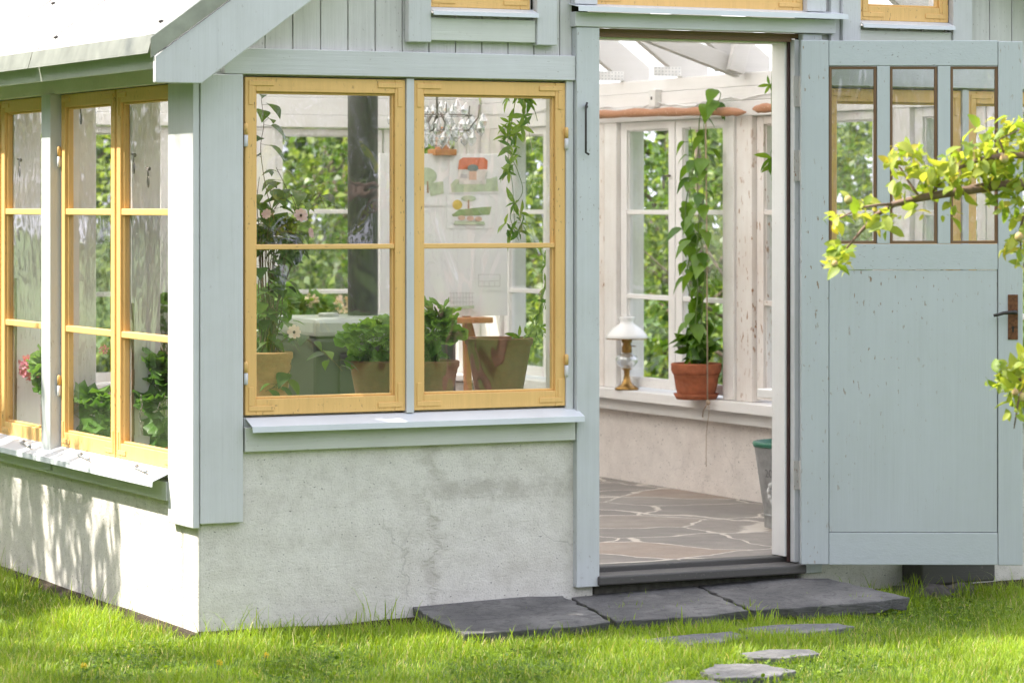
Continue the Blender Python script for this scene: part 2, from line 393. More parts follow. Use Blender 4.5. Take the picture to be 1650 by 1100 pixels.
# ------------------------------------------------------------------ leaves
def strip_leaf(ts, ws, fold=.25, droop=.25, wave=0.0):
    v = []; f = []
    for t, w in zip(ts, ws):
        zz = -droop * t * t
        v += [(t, w, zz + fold * w + wave * math.sin(9 * t)), (t, 0, zz), (t, -w, zz + fold * w - wave * math.sin(9 * t + 1))]
    for i in range(len(ts) - 1):
        a = i * 3; b = a + 3; f += [(a, a + 1, b + 1, b), (a + 1, a + 2, b + 2, b + 1)]
    return np.array(v), f
def disc_leaf(n=18, lobes=6, depth=.12, cup=.18, ruffle=.06, notch=True):
    v = [(.12, 0, 0)]; f = []
    for i in range(n):
        a = math.pi * (2 * i / n - 1) ; r = .5 * (1 - depth * (.5 + .5 * math.cos(lobes * a + math.pi)))
        if notch and abs(abs(a) - math.pi) < .3: r *= .35
        v.append((.5 + r * math.cos(a), r * math.sin(a) * 1.05, cup * r * r * 4 * .3 + ruffle * math.sin(3 * a + i)))
    for i in range(n): f.append((0, 1 + i, 1 + (i + 1) % n))
    return np.array(v), f
LT = {
    'oval': strip_leaf([-.22, -.02, .0, .2, .45, .72, .9, 1], [.012, .012, .03, .2, .28, .23, .11, .005], .3, .35, .02),
    'long': strip_leaf([0, .2, .5, .8, 1], [.01, .12, .165, .1, .005], .3, .3),
    'heart': strip_leaf([-.08, .06, .25, .5, .78, 1], [.12, .33, .40, .32, .14, .005], .2, .35),
    'disc': disc_leaf(), 'gourd': disc_leaf(16, 5, .25, .2, .09),
    'clump': strip_leaf([0, .5, 1], [.1, .36, .05], .3, .3),
    'quad': (np.array([(0, 0, 0), (.5, .33, .08), (1, 0, -.1), (.5, -.33, .08)]), [(0, 1, 2, 3)]),
    'petal': (np.array([(0, 0, 0), (.6, .36, .1), (1, .18, 0), (1, -.18, 0), (.6, -.36, .1)]), [(0, 4, 3, 2, 1)]),
}
def leaves(name, mat, parent, kind, pos, dirs, ups, size, tint, cast=None):
    tv, tf = LT[kind]
    pos = np.asarray(pos, float); N = len(pos)
    d = np.asarray(dirs, float); d = d / (np.linalg.norm(d, axis=1, keepdims=True) + 1e-9)
    u = np.asarray(ups, float); u = u - d * np.sum(u * d, axis=1, keepdims=True)
    u = u / (np.linalg.norm(u, axis=1, keepdims=True) + 1e-9)
    sd = np.cross(u, d); size = np.broadcast_to(np.asarray(size, float), (N,))
    V = pos[:, None, :] + size[:, None, None] * (tv[None, :, 0, None] * d[:, None, :] + tv[None, :, 1, None] * sd[:, None, :] + tv[None, :, 2, None] * u[:, None, :])
    nv = len(tv); o0 = origin(parent)
    if cast is not None: V[..., 0] = np.maximum(V[..., 0], cast)
    V = V.reshape(-1, 3) - np.array(o0)
    lt = np.array([len(f) for f in tf]); flat = np.array([i for f in tf for i in f])
    loops = (flat[None, :] + (np.arange(N) * nv)[:, None]).ravel()
    tot = np.tile(lt, N); start = np.concatenate(([0], np.cumsum(tot)[:-1]))
    me = bpy.data.meshes.new(name)
    me.vertices.add(len(V)); me.vertices.foreach_set('co', V.ravel())
    me.loops.add(len(loops)); me.loops.foreach_set('vertex_index', loops.astype(np.int32))
    me.polygons.add(len(tot)); me.polygons.foreach_set('loop_start', start.astype(np.int32)); me.polygons.foreach_set('loop_total', tot.astype(np.int32))
    me.update(calc_edges=True); me.validate()
    at = me.attributes.new('tint', 'FLOAT', 'POINT')
    at.data.foreach_set('value', np.repeat(np.clip(tint, 0, 1), nv).astype(np.float32))
    me.polygons.foreach_set('use_smooth', [True] * len(me.polygons))
    me.materials.append(mat)
    return link(name, me, parent)
def rdir(n, zb=0.0):
    v = rng.normal(size=(n, 3)); v[:, 2] += zb
    return v / np.linalg.norm(v, axis=1, keepdims=True)
def crown_points(c, r, clumps, per, spread=.22, shell=.55):
    c = np.array(c); r = np.array(r)
    dirs = rdir(clumps); rr = shell + (1 - shell) * rng.random(clumps) ** .6
    lump = 1 + .28 * np.sin(dirs[:, 0] * 5 + 1.3) * np.cos(dirs[:, 1] * 4 + dirs[:, 2] * 3)
    cc = dirs * (rr * lump)[:, None]
    p = np.repeat(cc, per, 0) + rng.normal(size=(clumps * per, 3)) * spread * np.repeat(.6 + .7 * rng.random(clumps), per)[:, None]
    out = p / (np.linalg.norm(p, axis=1, keepdims=True) + 1e-6)
    return c + p * r, out, np.repeat(rng.random(clumps), per)

# ------------------------------------------------------------------ world, sun, camera
w = bpy.data.worlds.new('World'); scene.world = w; w.use_nodes = True
nt = w.node_tree; nt.nodes.clear()
sky = nt.nodes.new('ShaderNodeTexSky'); sky.sky_type = 'NISHITA'; sky.sun_disc = False
SUN = Vector((-.78, .44, 1.0)).normalized()
sky.sun_elevation = math.asin(SUN.z); sky.sun_rotation = math.atan2(SUN.x, SUN.y) % (2 * math.pi)
sky.air_density = .75; sky.dust_density = 4.0; sky.ozone_density = .6
bg = nt.nodes.new('ShaderNodeBackground'); bg.inputs['Strength'].default_value = .15
wo = nt.nodes.new('ShaderNodeOutputWorld')
# cloud layer added over the blue to brighten and neutralise the sky light
tcw = nt.nodes.new('ShaderNodeTexCoord'); nzw = nt.nodes.new('ShaderNodeTexNoise'); nzw.inputs['Scale'].default_value = 2.6; nzw.inputs['Detail'].default_value = 7; nzw.inputs['Roughness'].default_value = .6
nt.links.new(tcw.outputs['Generated'], nzw.inputs['Vector'])
rpw = nt.nodes.new('ShaderNodeValToRGB'); rpw.color_ramp.elements[0].position = .34; rpw.color_ramp.elements[0].color = (.25, .25, .25, 1); rpw.color_ramp.elements[1].position = .58
nt.links.new(nzw.outputs['Fac'], rpw.inputs['Fac'])
mxw = nt.nodes.new('ShaderNodeMix'); mxw.data_type = 'RGBA'
nt.links.new(rpw.outputs['Color'], mxw.inputs[0]); nt.links.new(sky.outputs[0], mxw.inputs[6]); mxw.inputs[7].default_value = (5.0, 5.05, 5.9, 1)
nt.links.new(mxw.outputs[2], bg.inputs[0]); nt.links.new(bg.outputs[0], wo.inputs[0])
sl = bpy.data.lights.new('sun', 'SUN'); sl.energy = 3.8; sl.angle = rad(.6); sl.color = (1, .94, .85)
so = bpy.data.objects.new('sun', sl); COL.objects.link(so); so.rotation_euler = (-SUN).to_track_quat('-Z', 'Y').to_euler()
cd = bpy.data.cameras.new('camera'); co = bpy.data.objects.new('camera', cd); COL.objects.link(co)
co.location = CAM; co.rotation_euler = (rad(90), 0, -TH)
cd.sensor_width = 36; cd.lens = F_PX / 1650 * 36; cd.shift_y = -(550 - YH) / 1650
cd.clip_start = .1; cd.clip_end = 2000
cd.dof.use_dof = True; cd.dof.focus_distance = 11.9; cd.dof.aperture_fstop = 5.0
scene.camera = co
vs = scene.view_settings; vs.view_transform = 'Standard'; vs.look = 'None'; vs.exposure = 1.55; vs.gamma = 1
cy = scene.cycles
cy.use_denoising = True; cy.max_bounces = 9; cy.diffuse_bounces = 4; cy.glossy_bounces = 4; cy.transparent_max_bounces = 24
cy.caustics_reflective = False; cy.caustics_refractive = False; cy.sample_clamp_indirect = 6
try: cy.denoiser = 'OPENIMAGEDENOISE'
except Exception: pass

# ------------------------------------------------------------------ ground
XC = 2.005
def RZ(x): return 2.11 + .726 * (x if x <= XC else 2 * XC - x)     # underside of the roof sheet
GZ = -.10
def gh(x, y):
    far = max(0.0, -y - 13) ; h = GZ + min(1.3, far * .065)
    d = math.hypot(x - 2, y - 3)
    if d > 9: h += .05 * math.sin(x * .5) * math.cos(y * .4)
    return h
g = MB()
gx = [-160, -110, -70, -45, -30, -22] + [-16 + i * 2 for i in range(24)] + [34, 42, 55, 75, 110, 160]
gy = [-160, -110, -70, -45, -36] + [-30 + i * 2 for i in range(33)] + [40, 50, 75, 110, 160]
for yy in gy:
    for xx in gx: g.v.append((xx, yy, gh(xx, yy)))
nx = len(gx)
for j in range(len(gy) - 1):
    for i in range(nx - 1):
        a = j * nx + i; g.f.append((a, a + 1, a + nx + 1, a + nx))
tag(g.build('ground', M['ground'], smooth=True), kind='structure')
fl = MB().box(.16, 3.86, .12, 5.72, -.06, 0)
tag(fl.build('floor', M['paving']), kind='structure')
# strip of bare earth at the foot of the plinth
e = MB()
def strip(a, b, wid, nrm):
    a, b = Vector(a), Vector(b); k = 24; base = len(e.v)
    for i in range(k + 1):
        p = a.lerp(b, i / k); wv = wid * (.6 + .6 * rnd.random())
        e.v += [tuple(p + Vector((0, 0, .025 + .012 * rnd.random()))), tuple(p + Vector(nrm) * wv * .5 + Vector((0, 0, .018 + .02 * rnd.random()))), tuple(p + Vector(nrm) * wv + Vector((0, 0, -.01)))]
    for i in range(k):
        for j in range(2):
            q = base + i * 3 + j; e.f.append((q, q + 3, q + 4, q + 1))
strip((0, .02, GZ), (4.2, .02, GZ), .075, (0, -1, 0))
strip((.01, -.02, GZ), (.01, 6, GZ), .075, (-1, 0, 0))
tag(e.build('soil', M['soil']), kind='structure')

# ------------------------------------------------------------------ the greenhouse
G = thing('greenhouse', (0, 0, -.12), 'pale grey-green wooden greenhouse on a rendered plinth with ochre casement windows and an open door', 'greenhouse')
def lb(mb, O, U, N, u0, u1, n0, n1, z0, z1):
    O, U, N = Vector(O), Vector(U), Vector(N)
    P = lambda u, n, z: O + U * u + N * n + Vector((0, 0, z))
    return mb.hexa([P(u0, n1, z0), P(u1, n1, z0), P(u1, n0, z0), P(u0, n0, z0), P(u0, n1, z1), P(u1, n1, z1), P(u1, n0, z1), P(u0, n0, z1)])

MB().box(.010, 1.56, .014, .17, -.4, .60).build('plinth', M['plaster'], G, .012)
MB().box(2.452, 4.0, .014, .17, -.4, .60).build('plinth', M['plaster'], G, .012)
MB().box(.010, .16, .1705, 5.9, -.4, .44).build('plinth', M['plaster'], G, .012)
MB().box(3.86, 4.0, .1705, 5.9, -.4, .44).build('plinth', M['plaster_in'], G, .01)
MB().box(.1605, 3.8595, 5.715, 5.9, -.4, .44).build('plinth', M['plaster_in'], G, .01)
MB().box(.1605, 1.55, .1705, .185, -.05, .66).build('inner_lining', M['plaster_in'], G)
MB().box(2.46, 3.859, .1705, .185, -.05, .66).build('inner_lining', M['plaster_in'], G)

# corner post: side board, then the front board butted against it
def corner(mirror):
    f = (lambda x: 2 * XC - x) if mirror else (lambda x: x)
    a = MB()
    def bx(x0, x1, *r):
        p, q = sorted((f(x0), f(x1))); a.box(p, q, *r)
    bx(-.016, .008, -.006, .246, .292, 1.838)
    bx(.0095, .168, -.012, .016, .306, 1.864)
    bx(.0095, .160, .0165, .16, .46, 2.0)
    a.build('corner_post', M['corner'], G, .003)
corner(False); corner(True)

# level boards of the front
MB().box(.10, 1.4735, -.008, .03, 1.866, 1.957).build('frieze_board', M['trim_h'], G, .003)
MB().box(2.5365, 3.91, -.008, .03, 1.866, 1.957).build('frieze_board', M['trim_h'], G, .003)
MB().box(.02, 1.57, .031, .14, 1.862, 2.0).build('header_beam', M['white'], G)
MB().box(2.44, 3.99, .031, .14, 1.862, 2.0).build('header_beam', M['white'], G)
def flashing(x0, x1, zb, zf, dep, y0=.0, lip=.020):
    """folded metal sill with a drip lip and turned-up ends"""
    a = MB(); t = .0025
    pr = [(y0 + .012, zb + .004), (y0, zb), (y0 - dep, zf), (y0 - dep - .002, zf - lip), (y0 - dep + .001, zf - lip), (y0 - dep + .0025, zf - t), (y0, zb - t), (y0 + .012, zb)]
    a.prism([(x0, y, z) for y, z in pr], (x1 - x0, 0, 0))
    return a
for x0, x1 in ((.185, 1.486), (2.524, 3.825)):
    flashing(x0, x1, .664, .640, .062, y0=.005).build('window_sill', M['flash'], G)
    a = MB().box(x0 - .01 if x0 < 1 else x0 + .016, x1 - .014 if x0 < 1 else x1 + .01, -.012, .0135, .550, .636)
    a.build('sill_apron', M['apron'], G, .003)
    MB().box(x0 - .005, x1 - .012, .0145, .06, .602, .668).build('sill_beam', M['trim_h'], G, .002)

# casement windows ---------------------------------------------------------------
def casement(O, U, N, u0, u1, z0, z1, bars, kind, st=.040, rt=.050, rb=.056, bar=.018, hinge=None, hz=(), brackets=True, pane='pane', latch=None, wave=0):
    fm, bm = {'out': (M['yellow'], M['yellow_h']), 'in': (M['white'], M['white_h']), 'worn': (M['white_peel'], M['white_peel'])}[kind]
    f = MB(); d = .034
    lb(f, O, U, N, u0, u0 + st, -d, 0, z0, z1); lb(f, O, U, N, u1 - st, u1, -d, 0, z0, z1)
    lb(f, O, U, N, u0 + st, u1 - st, -d, -.0008, z1 - rt, z1); lb(f, O, U, N, u0 + st, u1 - st, -d, -.0008, z0, z0 + rb)
    # putty bevel
    b = .008
    lb(f, O, U, N, u0 + st, u0 + st + b, -d, -.012, z0 + rb, z1 - rt); lb(f, O, U, N, u1 - st - b, u1 - st, -d, -.012, z0 + rb, z1 - rt)
    lb(f, O, U, N, u0 + st + b, u1 - st - b, -d, -.0125, z1 - rt - b, z1 - rt); lb(f, O, U, N, u0 + st + b, u1 - st - b, -d, -.0125, z0 + rb, z0 + rb + b)
    fr = f.build('window', fm, G, .0025)
    edges = [z0 + rb] + [q for z in bars for q in (z - bar / 2, z + bar / 2)] + [z1 - rt]
    for z in bars:
        m = MB(); lb(m, O, U, N, u0 + st, u1 - st, -d, -.004, z - bar / 2, z + bar / 2)
        m.build('glazing_bar', bm, fr, .003)
    p = MB(); Ov, Uv, Nv = Vector(O), Vector(U), Vector(N)
    for i in range(0, len(edges), 2):
        tl = rnd.uniform(-.002, .002); tu = rnd.uniform(-.002, .002)
        q = [Ov + Uv * (u0 + st * .7) + Nv * (-.020 + tl) + Vector((0, 0, edges[i] - .004)), Ov + Uv * (u1 - st * .7) + Nv * (-.020 - tl) + Vector((0, 0, edges[i] - .004)),
             Ov + Uv * (u1 - st * .7) + Nv * (-.020 - tl + tu) + Vector((0, 0, edges[i + 1] + .004)), Ov + Uv * (u0 + st * .7) + Nv * (-.020 + tl + tu) + Vector((0, 0, edges[i + 1] + .004))]
        p.add(q, [(0, 1, 2, 3)])
    p.build('pane', M[pane], fr)
    if brackets:
        for (ua, su) in ((u0 + .012, 1), (u1 - .012, -1)):
            for (za, sz) in ((z0 + .014, 1), (z1 - .012, -1)):
                m = MB()
                x0_, x1_ = sorted((ua, ua + su * .095)); y0_, y1_ = sorted((za, za + sz * .018))
                lb(m, O, U, N, x0_, x1_, -.001, .0035, y0_, y1_)
                x0_, x1_ = sorted((ua, ua + su * .018)); y0_, y1_ = sorted((za + sz * .018, za + sz * .085))
                lb(m, O, U, N, x0_, x1_, -.001, .0032, y0_, y1_)
                m.build('corner_bracket', fm, fr, .002)
    if hinge is not None:
        for z in hz:
            uu = u0 - .001 if hinge < 0 else u1 + .001
            c = Ov + Uv * uu + Nv * .008
            MB().tube([c + Vector((0, 0, z - .042)), c + Vector((0, 0, z - .038)), c + Vector((0, 0, z - .001))], [.004, .0075, .0075], 10).build('hinge', M['hinge_y'], fr, smooth=True)
            MB().tube([c + Vector((0, 0, z + .001)), c + Vector((0, 0, z + .034)), c + Vector((0, 0, z + .040))], [.0075, .0075, .004], 10).build('hinge_sleeve', fm, fr, smooth=True)
    if latch:
        for (lu, lz) in latch:
            c = Ov + Uv * lu + Nv * .004 + Vector((0, 0, lz)); s = MB()
            s.tube([c, c + Nv * .02], .006, 8)
            s.tube([c + Nv * .018, c + Nv * .022 + Uv * .028, c + Nv * .02 + Uv * .034 + Vector((0, 0, -.02))], .0035, 6)
            lp = [c + Nv * .02 + Uv * (.032 + .008 * math.sin(k * math.pi / 5)) + Vector((0, 0, -.042 + .022 * math.cos(k * math.pi / 5))) for k in range(11)]
            s.tube(lp, .0028, 6); s.build('latch', M['latch'], fr, smooth=True)
    return fr

FR = dict(O=(0, .010, 0), U=(1, 0, 0), N=(0, -1, 0))
for fx in (lambda x: x, lambda x: 2 * XC - x):
    for (a, b, hs) in ((.184, .797, -1), (.830, 1.440, 1)):
        u0, u1 = sorted((fx(a), fx(b))); h = hs if fx(1) == 1 else -hs
        casement(**FR, u0=u0, u1=u1, z0=.676, z1=1.857, bars=[1.263], kind='out', hinge=h, hz=(1.655, .825))
    a, b = sorted((fx(.7985), fx(.8285))); MB().box(a, b, .002, .10, .668, 1.8615).build('mullion', M['facade'], G, .002)
    # white inner frames behind the ochre sashes
    m = MB()
    for (p, q) in ((.168, .215), (.775, .852), (1.405, 1.455)):
        p, q = sorted((fx(p), fx(q))); m.box(p, q, .0505, .10, .668, 1.861)
    p, q = sorted((fx(.215), fx(1.405))); m.box(p, q, .0505, .0995, 1.82, 1.861); m.box(p, q, .0505, .0995, .668, .705)
    m.build('inner_frame', M['white_worn'], G, .002)
    p, q = sorted((fx(.16), fx(1.50))); MB().box(p, q, .10, .44, .655, .690).build('inner_sill', M['white_h'], G, .004)
    # wall between windows and door
    p, q = sorted((fx(1.442), fx(1.558))); MB().box(p, q, .032, .15, .602, 1.8615).build('wall_post', M['white'], G, .003)
    p, q = sorted((fx(1.4405), fx(1.4705))); MB().box(p, q, .003, .0315, .64, 1.866).build('wall_post', M['facade'], G, .002)

# left wall windows: pairs of three-pane casements between grey posts
LF = dict(O=(.012, 0, 0), U=(0, 1, 0), N=(-1, 0, 0))
k = 0
for base in (.246, 1.675, 3.105, 4.535):
    for j in range(2):
        y0 = base + j * .645 + (.0 if j == 0 else .004); y1 = y0 + .628
        casement(**LF, u0=y0, u1=min(y1, 5.86), z0=.474 - .004 * (base > 1), z1=1.839, bars=[1.385, .932], kind='out', st=.043, bar=.024,
                 hinge=(-1 if j == 0 else 1), hz=(1.60, .71), pane='pane_side')
    yp = base + 1.285
    if yp < 5.8:
        MB().box(-.028, .05, yp + .006, yp + .118, .378, 1.842).build('side_post', M['trim_v'], G, .003)
for (a, b, nm) in ((.246, 1.592, 0), (1.594, 3.018, 1), (3.02, 4.448, 2), (4.45, 5.88, 3)):
    z = .468
    pr = [(.02, z + .004), (-.004, z), (-.074, z - .030), (-.0765, z - .050), (-.0735, z - .050), (-.0715, z - .0325), (-.004, z - .0025), (.02, z + .001)]
    MB().prism([(x, a, zz) for x, zz in pr], (0, b - a, 0)).build('window_sill', M['flash'], G)
    MB().box(-.020, .0095, a + .004, b - .004, .366, .434).build('sill_apron', M['apron'], G, .003)
    m = MB()     # stay hooks lying on the sill
    for yy in (a + .32, a + .95):
        m.tube([(-.012, yy, z + .002), (-.03, yy, z - .004)], .006, 6); m.tube([(-.03, yy, z - .004), (-.05, yy - .19, z - .008)], .0035, 6)
        m.ball((-.05, yy - .19, z - .006), .008, 6, 4)
    m.build('window_stay', M['zinc'], G, smooth=True)
MB().box(.0105, .055, .17, 5.9, .4402, .473).build('sill_beam', M['white_h'], G)
MB().box(-.012, .03, .2465, 5.9, 1.842, 1.935).build('side_frieze', M['trim_h'], G, .003)
# white inner posts and rails of the left wall
for yy in (.205, .868, 1.60, 2.30, 3.03, 3.73, 4.46, 5.16, 5.87):
    m = MB()
    m.box(.0565, .165, yy - .05, yy + .05, .44, 1.86)
    m.box(.0475, .0562, yy - .062, yy + .062, .475, 1.83)
    m.build('inner_post', M['white_worn'], G, .003)
    for sg, zl, zh in ((1, .50, rnd.uniform(.9, 1.7)), (-1, .50, rnd.uniform(.8, 1.4))):
        m = MB(); k_ = 9
        for q in range(k_):
            za, zb = zl + (zh - zl) * q / k_, zl + (zh - zl) * (q + 1) / k_
            wd_ = rnd.uniform(.003, .011); ya, yb = sorted((yy + sg * .0625, yy + sg * (.0625 + wd_))); m.box(.046, .056, ya, yb, za, zb)
        m.build('bare_edge', M['brown'], G)
MB().box(.16, .42, .46, 5.70, .425, .458).build('inner_sill', M['white_h'], G, .004)
MB().box(.031, .175, .15, 5.70, 1.835, 2.05).build('wall_plate', M['white_h'], G, .003)

# right wall, seen from inside through the door
RW = dict(O=(3.85, 0, 0), U=(0, 1, 0), N=(-1, 0, 0))
def latch_at(u): return [(u, 1.56), (u, .75)]
for (a, b, kd, lt) in ((.27, .80, 'in', None), (.81, 1.35, 'in', None), (1.625, 2.155, 'in', None), (2.165, 2.70, 'worn', None), (2.957, 3.487, 'in', None),
                   (3.497, 4.066, 'in', 3.535), (4.335, 4.875, 'in', None), (4.885, 5.43, 'in', None)):
    casement(**RW, u0=a, u1=b, z0=.490, z1=1.836, bars=[1.378, .948], kind=kd, st=.064, rt=.040, rb=.042, bar=.024, brackets=False, pane='pane_far',
             latch=[(lt, 1.56)] if lt else None)
m = MB()
for (a, b) in ((.16, .268), (1.352, 1.48), (1.484, 1.622), (2.704, 2.85), (2.854, 2.953), (4.07, 4.20), (4.204, 4.331), (5.434, 5.56), (5.564, 5.70)):
    m = MB().box(3.826 if (a, b) != (2.854, 2.953) else 3.812, 3.99, a, b, .476, 1.838)
    m.build('inner_post', M['white_peel'] if (a, b) in ((4.204, 4.331), (2.704, 2.85)) else M['white_worn'], G, .003)
MB().box(3.752, 4.0, .187, 5.70, .4405, .4745).build('inner_sill', M['white_h'], G, .005)
MB().box(3.748, 3.7518, .187, 5.70, .428, .476).build('sill_edge', M['white_h'], G, .001)
MB().box(3.80, 3.859, .187, 5.70, .366, .4275).build('sill_apron', M['white_h'], G, .003)
for z0, z1, pr_ in ((1.838, 1.912, .014), (1.9135, 1.980, .006), (1.9815, 2.046, .0)):
    MB().box(3.836 - pr_, 3.99, .15, 5.70, z0, z1).build('wall_plate', M['white_h'], G, .004)

# back wall
BW = dict(O=(0, 5.70, 0), U=(1, 0, 0), N=(0, -1, 0))
for (a, b) in ((.30, .86), (.87, 1.42), (1.45, 1.99), (2.0, 2.33), (2.592, 3.236), (3.246, 3.748)):
    casement(**BW, u0=a, u1=b, z0=.478, z1=1.832, bars=[1.380, .942], kind='in', st=.050, rt=.036, rb=.042, bar=.024, brackets=False, pane='pane_far',
             latch=[(b - .025, 1.52)] if b > 3.2 else None)
m = MB()
for (a, b) in ((.16, .298), (1.422, 1.448), (2.332, 2.455), (2.459, 2.59), (3.75, 3.824)): MB().box(a, b, 5.672, 5.85, .476, 1.836).build('inner_post', M['white_worn'], G, .003)
MB().box(.43, 3.747, 5.60, 5.85, .4405, .4745).build('inner_sill', M['white_h'], G, .005)
MB().box(.43, 3.747, 5.655, 5.714, .33, .4275).build('sill_apron', M['white_h'], G, .003)
for z0, z1, pr_ in ((1.838, 1.905, .014), (1.9065, 2.0, .006), (2.0015, 2.12, .0)):
    MB().box(.176, 3.82, 5.676 - pr_, 5.85, z0, z1).build('wall_plate', M['white_h'], G, .004)
MB().prism([(.0, 5.72, 2.12), (4.01, 5.72, 2.12), (4.01, 5.72, RZ(4.01) - .003), (XC, 5.72, RZ(XC) - .003), (0, 5.72, RZ(0) - .003)], (0, .12, 0)).build('back_gable', M['white'], G)

# gable boards
for i in range(39):
    x0 = .0 + i * .1055 - .052; x1 = x0 + .1015
    x0, x1 = max(x0, .0), min(x1, 4.01)
    if x0 < 1.473 < x1: x1 = 1.473
    if x0 < 2.537 < x1: x0 = 2.537
    if x1 - x0 < .02: continue
    spans = []
    def open_at(xa, xb, lo, hi):
        return any(xb > p and xa < q for p, q in ((.895, 1.298), (2.712, 3.115))) or (xb > 1.57 and xa < 2.44)
    if 1.474 < x1 and x0 < 2.536: spans = [(2.95, None)]
    elif open_at(x0, x1, 0, 0): spans = [(1.9575, 2.10), (2.80, None)]
    else: spans = [(1.9575, None)]
    m = MB(); jit = rnd.uniform(-.002, .002)
    for lo, hi in spans:
        za = hi if hi else RZ(x0) - .02; zb = hi if hi else RZ(x1) - .02
        if hi is None and x0 < XC < x1: za = zb = min(za, zb)
        if min(za, zb) <= lo + .01: continue
        m = MB()
        m.hexa([(x0, .020 + jit, lo), (x1, .020 + jit, lo), (x1, .042, lo), (x0, .042, lo), (x0, .020 + jit, za), (x1, .020 + jit, zb), (x1, .042, zb), (x0, .042, za)])
        m.build('cladding_board', M['boards'], G, .002)
for pl in ([(.02, 1.96), (.88, 1.96), (.88, RZ(.88) - .03), (.02, RZ(.02) - .03)], [(1.30, 1.96), (1.55, 1.96), (1.55, RZ(1.55) - .03), (1.30, RZ(1.3) - .03)],
           [(.8805, 1.96), (1.2995, 1.96), (1.2995, 2.09), (.8805, 2.09)]):
    MB().prism([(x, .0435, z) for x, z in pl], (0, .03, 0)).build('gable_lining', M['dark'], G)  # near-black sheet painted as the shade in the gaps between boards
    MB().prism([(2 * XC - x, .0435, z) for x, z in pl], (0, .03, 0)).build('gable_lining', M['dark'], G)

# small gable windows
for fx in (lambda x: x, lambda x: 2 * XC - x):
    u0, u1 = sorted((fx(.889), fx(1.296)))
    casement(**FR, u0=u0, u1=u1, z0=2.121, z1=2.70, bars=[2.42], kind='out', hinge=None)
    for (p, q) in ((.797, .886), (1.3105, 1.392)):
        p, q = sorted((fx(p), fx(q))); MB().box(p, q, -.020, .0165, 1.992, 2.80).build('window_casing', M['facade'], G, .003)
    p, q = sorted((fx(.8875), fx(1.309))); MB().box(p, q, -.010, .0165, 2.0, 2.082).build('sill_apron', M['apron'], G, .003)
    flashing(p, q, 2.118, 2.104, .040, y0=.004, lip=.014).build('window_sill', M['flash'], G)
    m = MB(); m.box(p + .001, p + .02, .03, .12, 2.10, 2.75); m.box(q - .02, q - .001, .03, .12, 2.10, 2.75); m.build('window_lining', M['white'], G)
for x in (2.575, 2.625): MB().box(x, x + .04, -.004, .0165, 1.9575, 2.9).build('gable_batten', M['facade'], G, .003)

# doorway
MB().box(1.4745, 1.569, -.016, .030, .010, 2.062).build('door_casing', M['trim_v'], G, .003)
MB().box(2.4495, 2.535, -.004, .030, .010, 2.062).build('door_casing', M['trim_v'], G, .003)
MB().box(1.465, 2.585, -.022, .030, 2.0635, 2.118).build('door_head', M['trim_h'], G, .003)
flashing(1.455, 2.612, 2.146, 2.135, .068, y0=.0, lip=.018).build('window_sill', M['flash'], G)
for p, q in ((1.465, 1.56), (2.46, 2.545)): MB().box(p, q, -.018, .0165, 2.146, 2.9).build('window_casing', M['facade'], G, .003)
casement(**FR, u0=1.562, u1=2.458, z0=2.148, z1=2.9, bars=[2.5], kind='out', hinge=None, st=.045)
m = MB(); m.box(2.428, 2.4485, .022, .055, .052, 2.040); m.build('door_frame', M['facade'], G, .003)
m = MB(); m.box(2.412, 2.4485, .068, .165, .07, 2.045); m.box(1.5595, 1.580, .068, .165, .07, 2.045); m.box(1.5805, 2.4115, .068, .165, 2.026, 2.045); m.build('door_frame', M['white'], G, .003)
MB().box(2.420, 2.4475, .0555, .0675, .052, 2.040).build('door_seal', M['seal'], G)
MB().box(1.57, 2.4195, .0305, .0675, 2.032, 2.0455).build('door_seal', M['brown'], G)
m = MB(); m.box(1.5695, 1.5855, .0305, .0675, .052, 2.030); m.build('door_seal', M['seal'], G)
m = MB(); m.box(1.57, 2.4485, .031, .16, 2.046, 2.0625); m.build('door_lintel', M['brown'], G)
m = MB().box(1.560, 2.452, -.030, .10, .014, .048); m.build('threshold', M['threshold'], G, .006)
MB().box(1.560, 2.452, .1005, .17, .008, .068).build('threshold', M['threshold'], G, .005)
MB().box(1.57, 2.44, .03, .16, -.3, .0075).build('threshold_base', M['stone_gr'], G, .01)
hk = [onY(946, 166, -.028), onY(944, 172, -.036), onY(944, 235, -.036), onY(944, 246, -.036), onY(949, 249, -.036)]
MB().tube([onY(945, 172, -.012), onY(945, 172, -.040)], .006, 8).tube(hk, .0042, 8).build('door_hook', M['iron'], G, smooth=True)

# the open door leaf, swung out toward the camera
HD = onY(1289.5, 500, -.020); HD.z = 0
A = rad(26.8)
DU = Vector((math.cos(A), -math.sin(A), 0)); DN = Vector((-math.sin(A), -math.cos(A), 0))
dd = (HD - CAM).dot(Vector((ST, CT, 0)))
KS = dd / F_PX
def ds(px): return (px - 1290) * KS
def dz(py): return 1.4 + (YH - py) * KS
def dbox(mb, xa, xb, ya, yb, n0, n1):
    return lb(mb, HD, DU, DN, ds(xa), ds(xb), n0, n1, dz(yb), dz(ya))
D = MB()
T = .040
dbox(D, 1290, 1334.3, 66, 907, 0, T); dbox(D, 1606.2, 1645.5, 68, 908, 0, T)
dl = D.build('door', M['door'], G, .003, label='grey-green door leaf swung wide open with three tall panes')
for (xa, xb, ya, yb, th) in ((1335, 1605.5, 66.5, 107, T - .001), (1335, 1605.5, 393, 434.3, T - .001), (1335, 1605.5, 855.8, 907.5, T - .001)):
    dbox(MB(), xa, xb, ya, yb, .001, th).build('rail', M['door_h'], dl, .0022)
for (xa, xb) in ((1412, 1432.5), (1509.3, 1529.5)):
    dbox(MB(), xa, xb, 107.6, 392.4, .001, T - .001).build('muntin', M['door'], dl, .002)
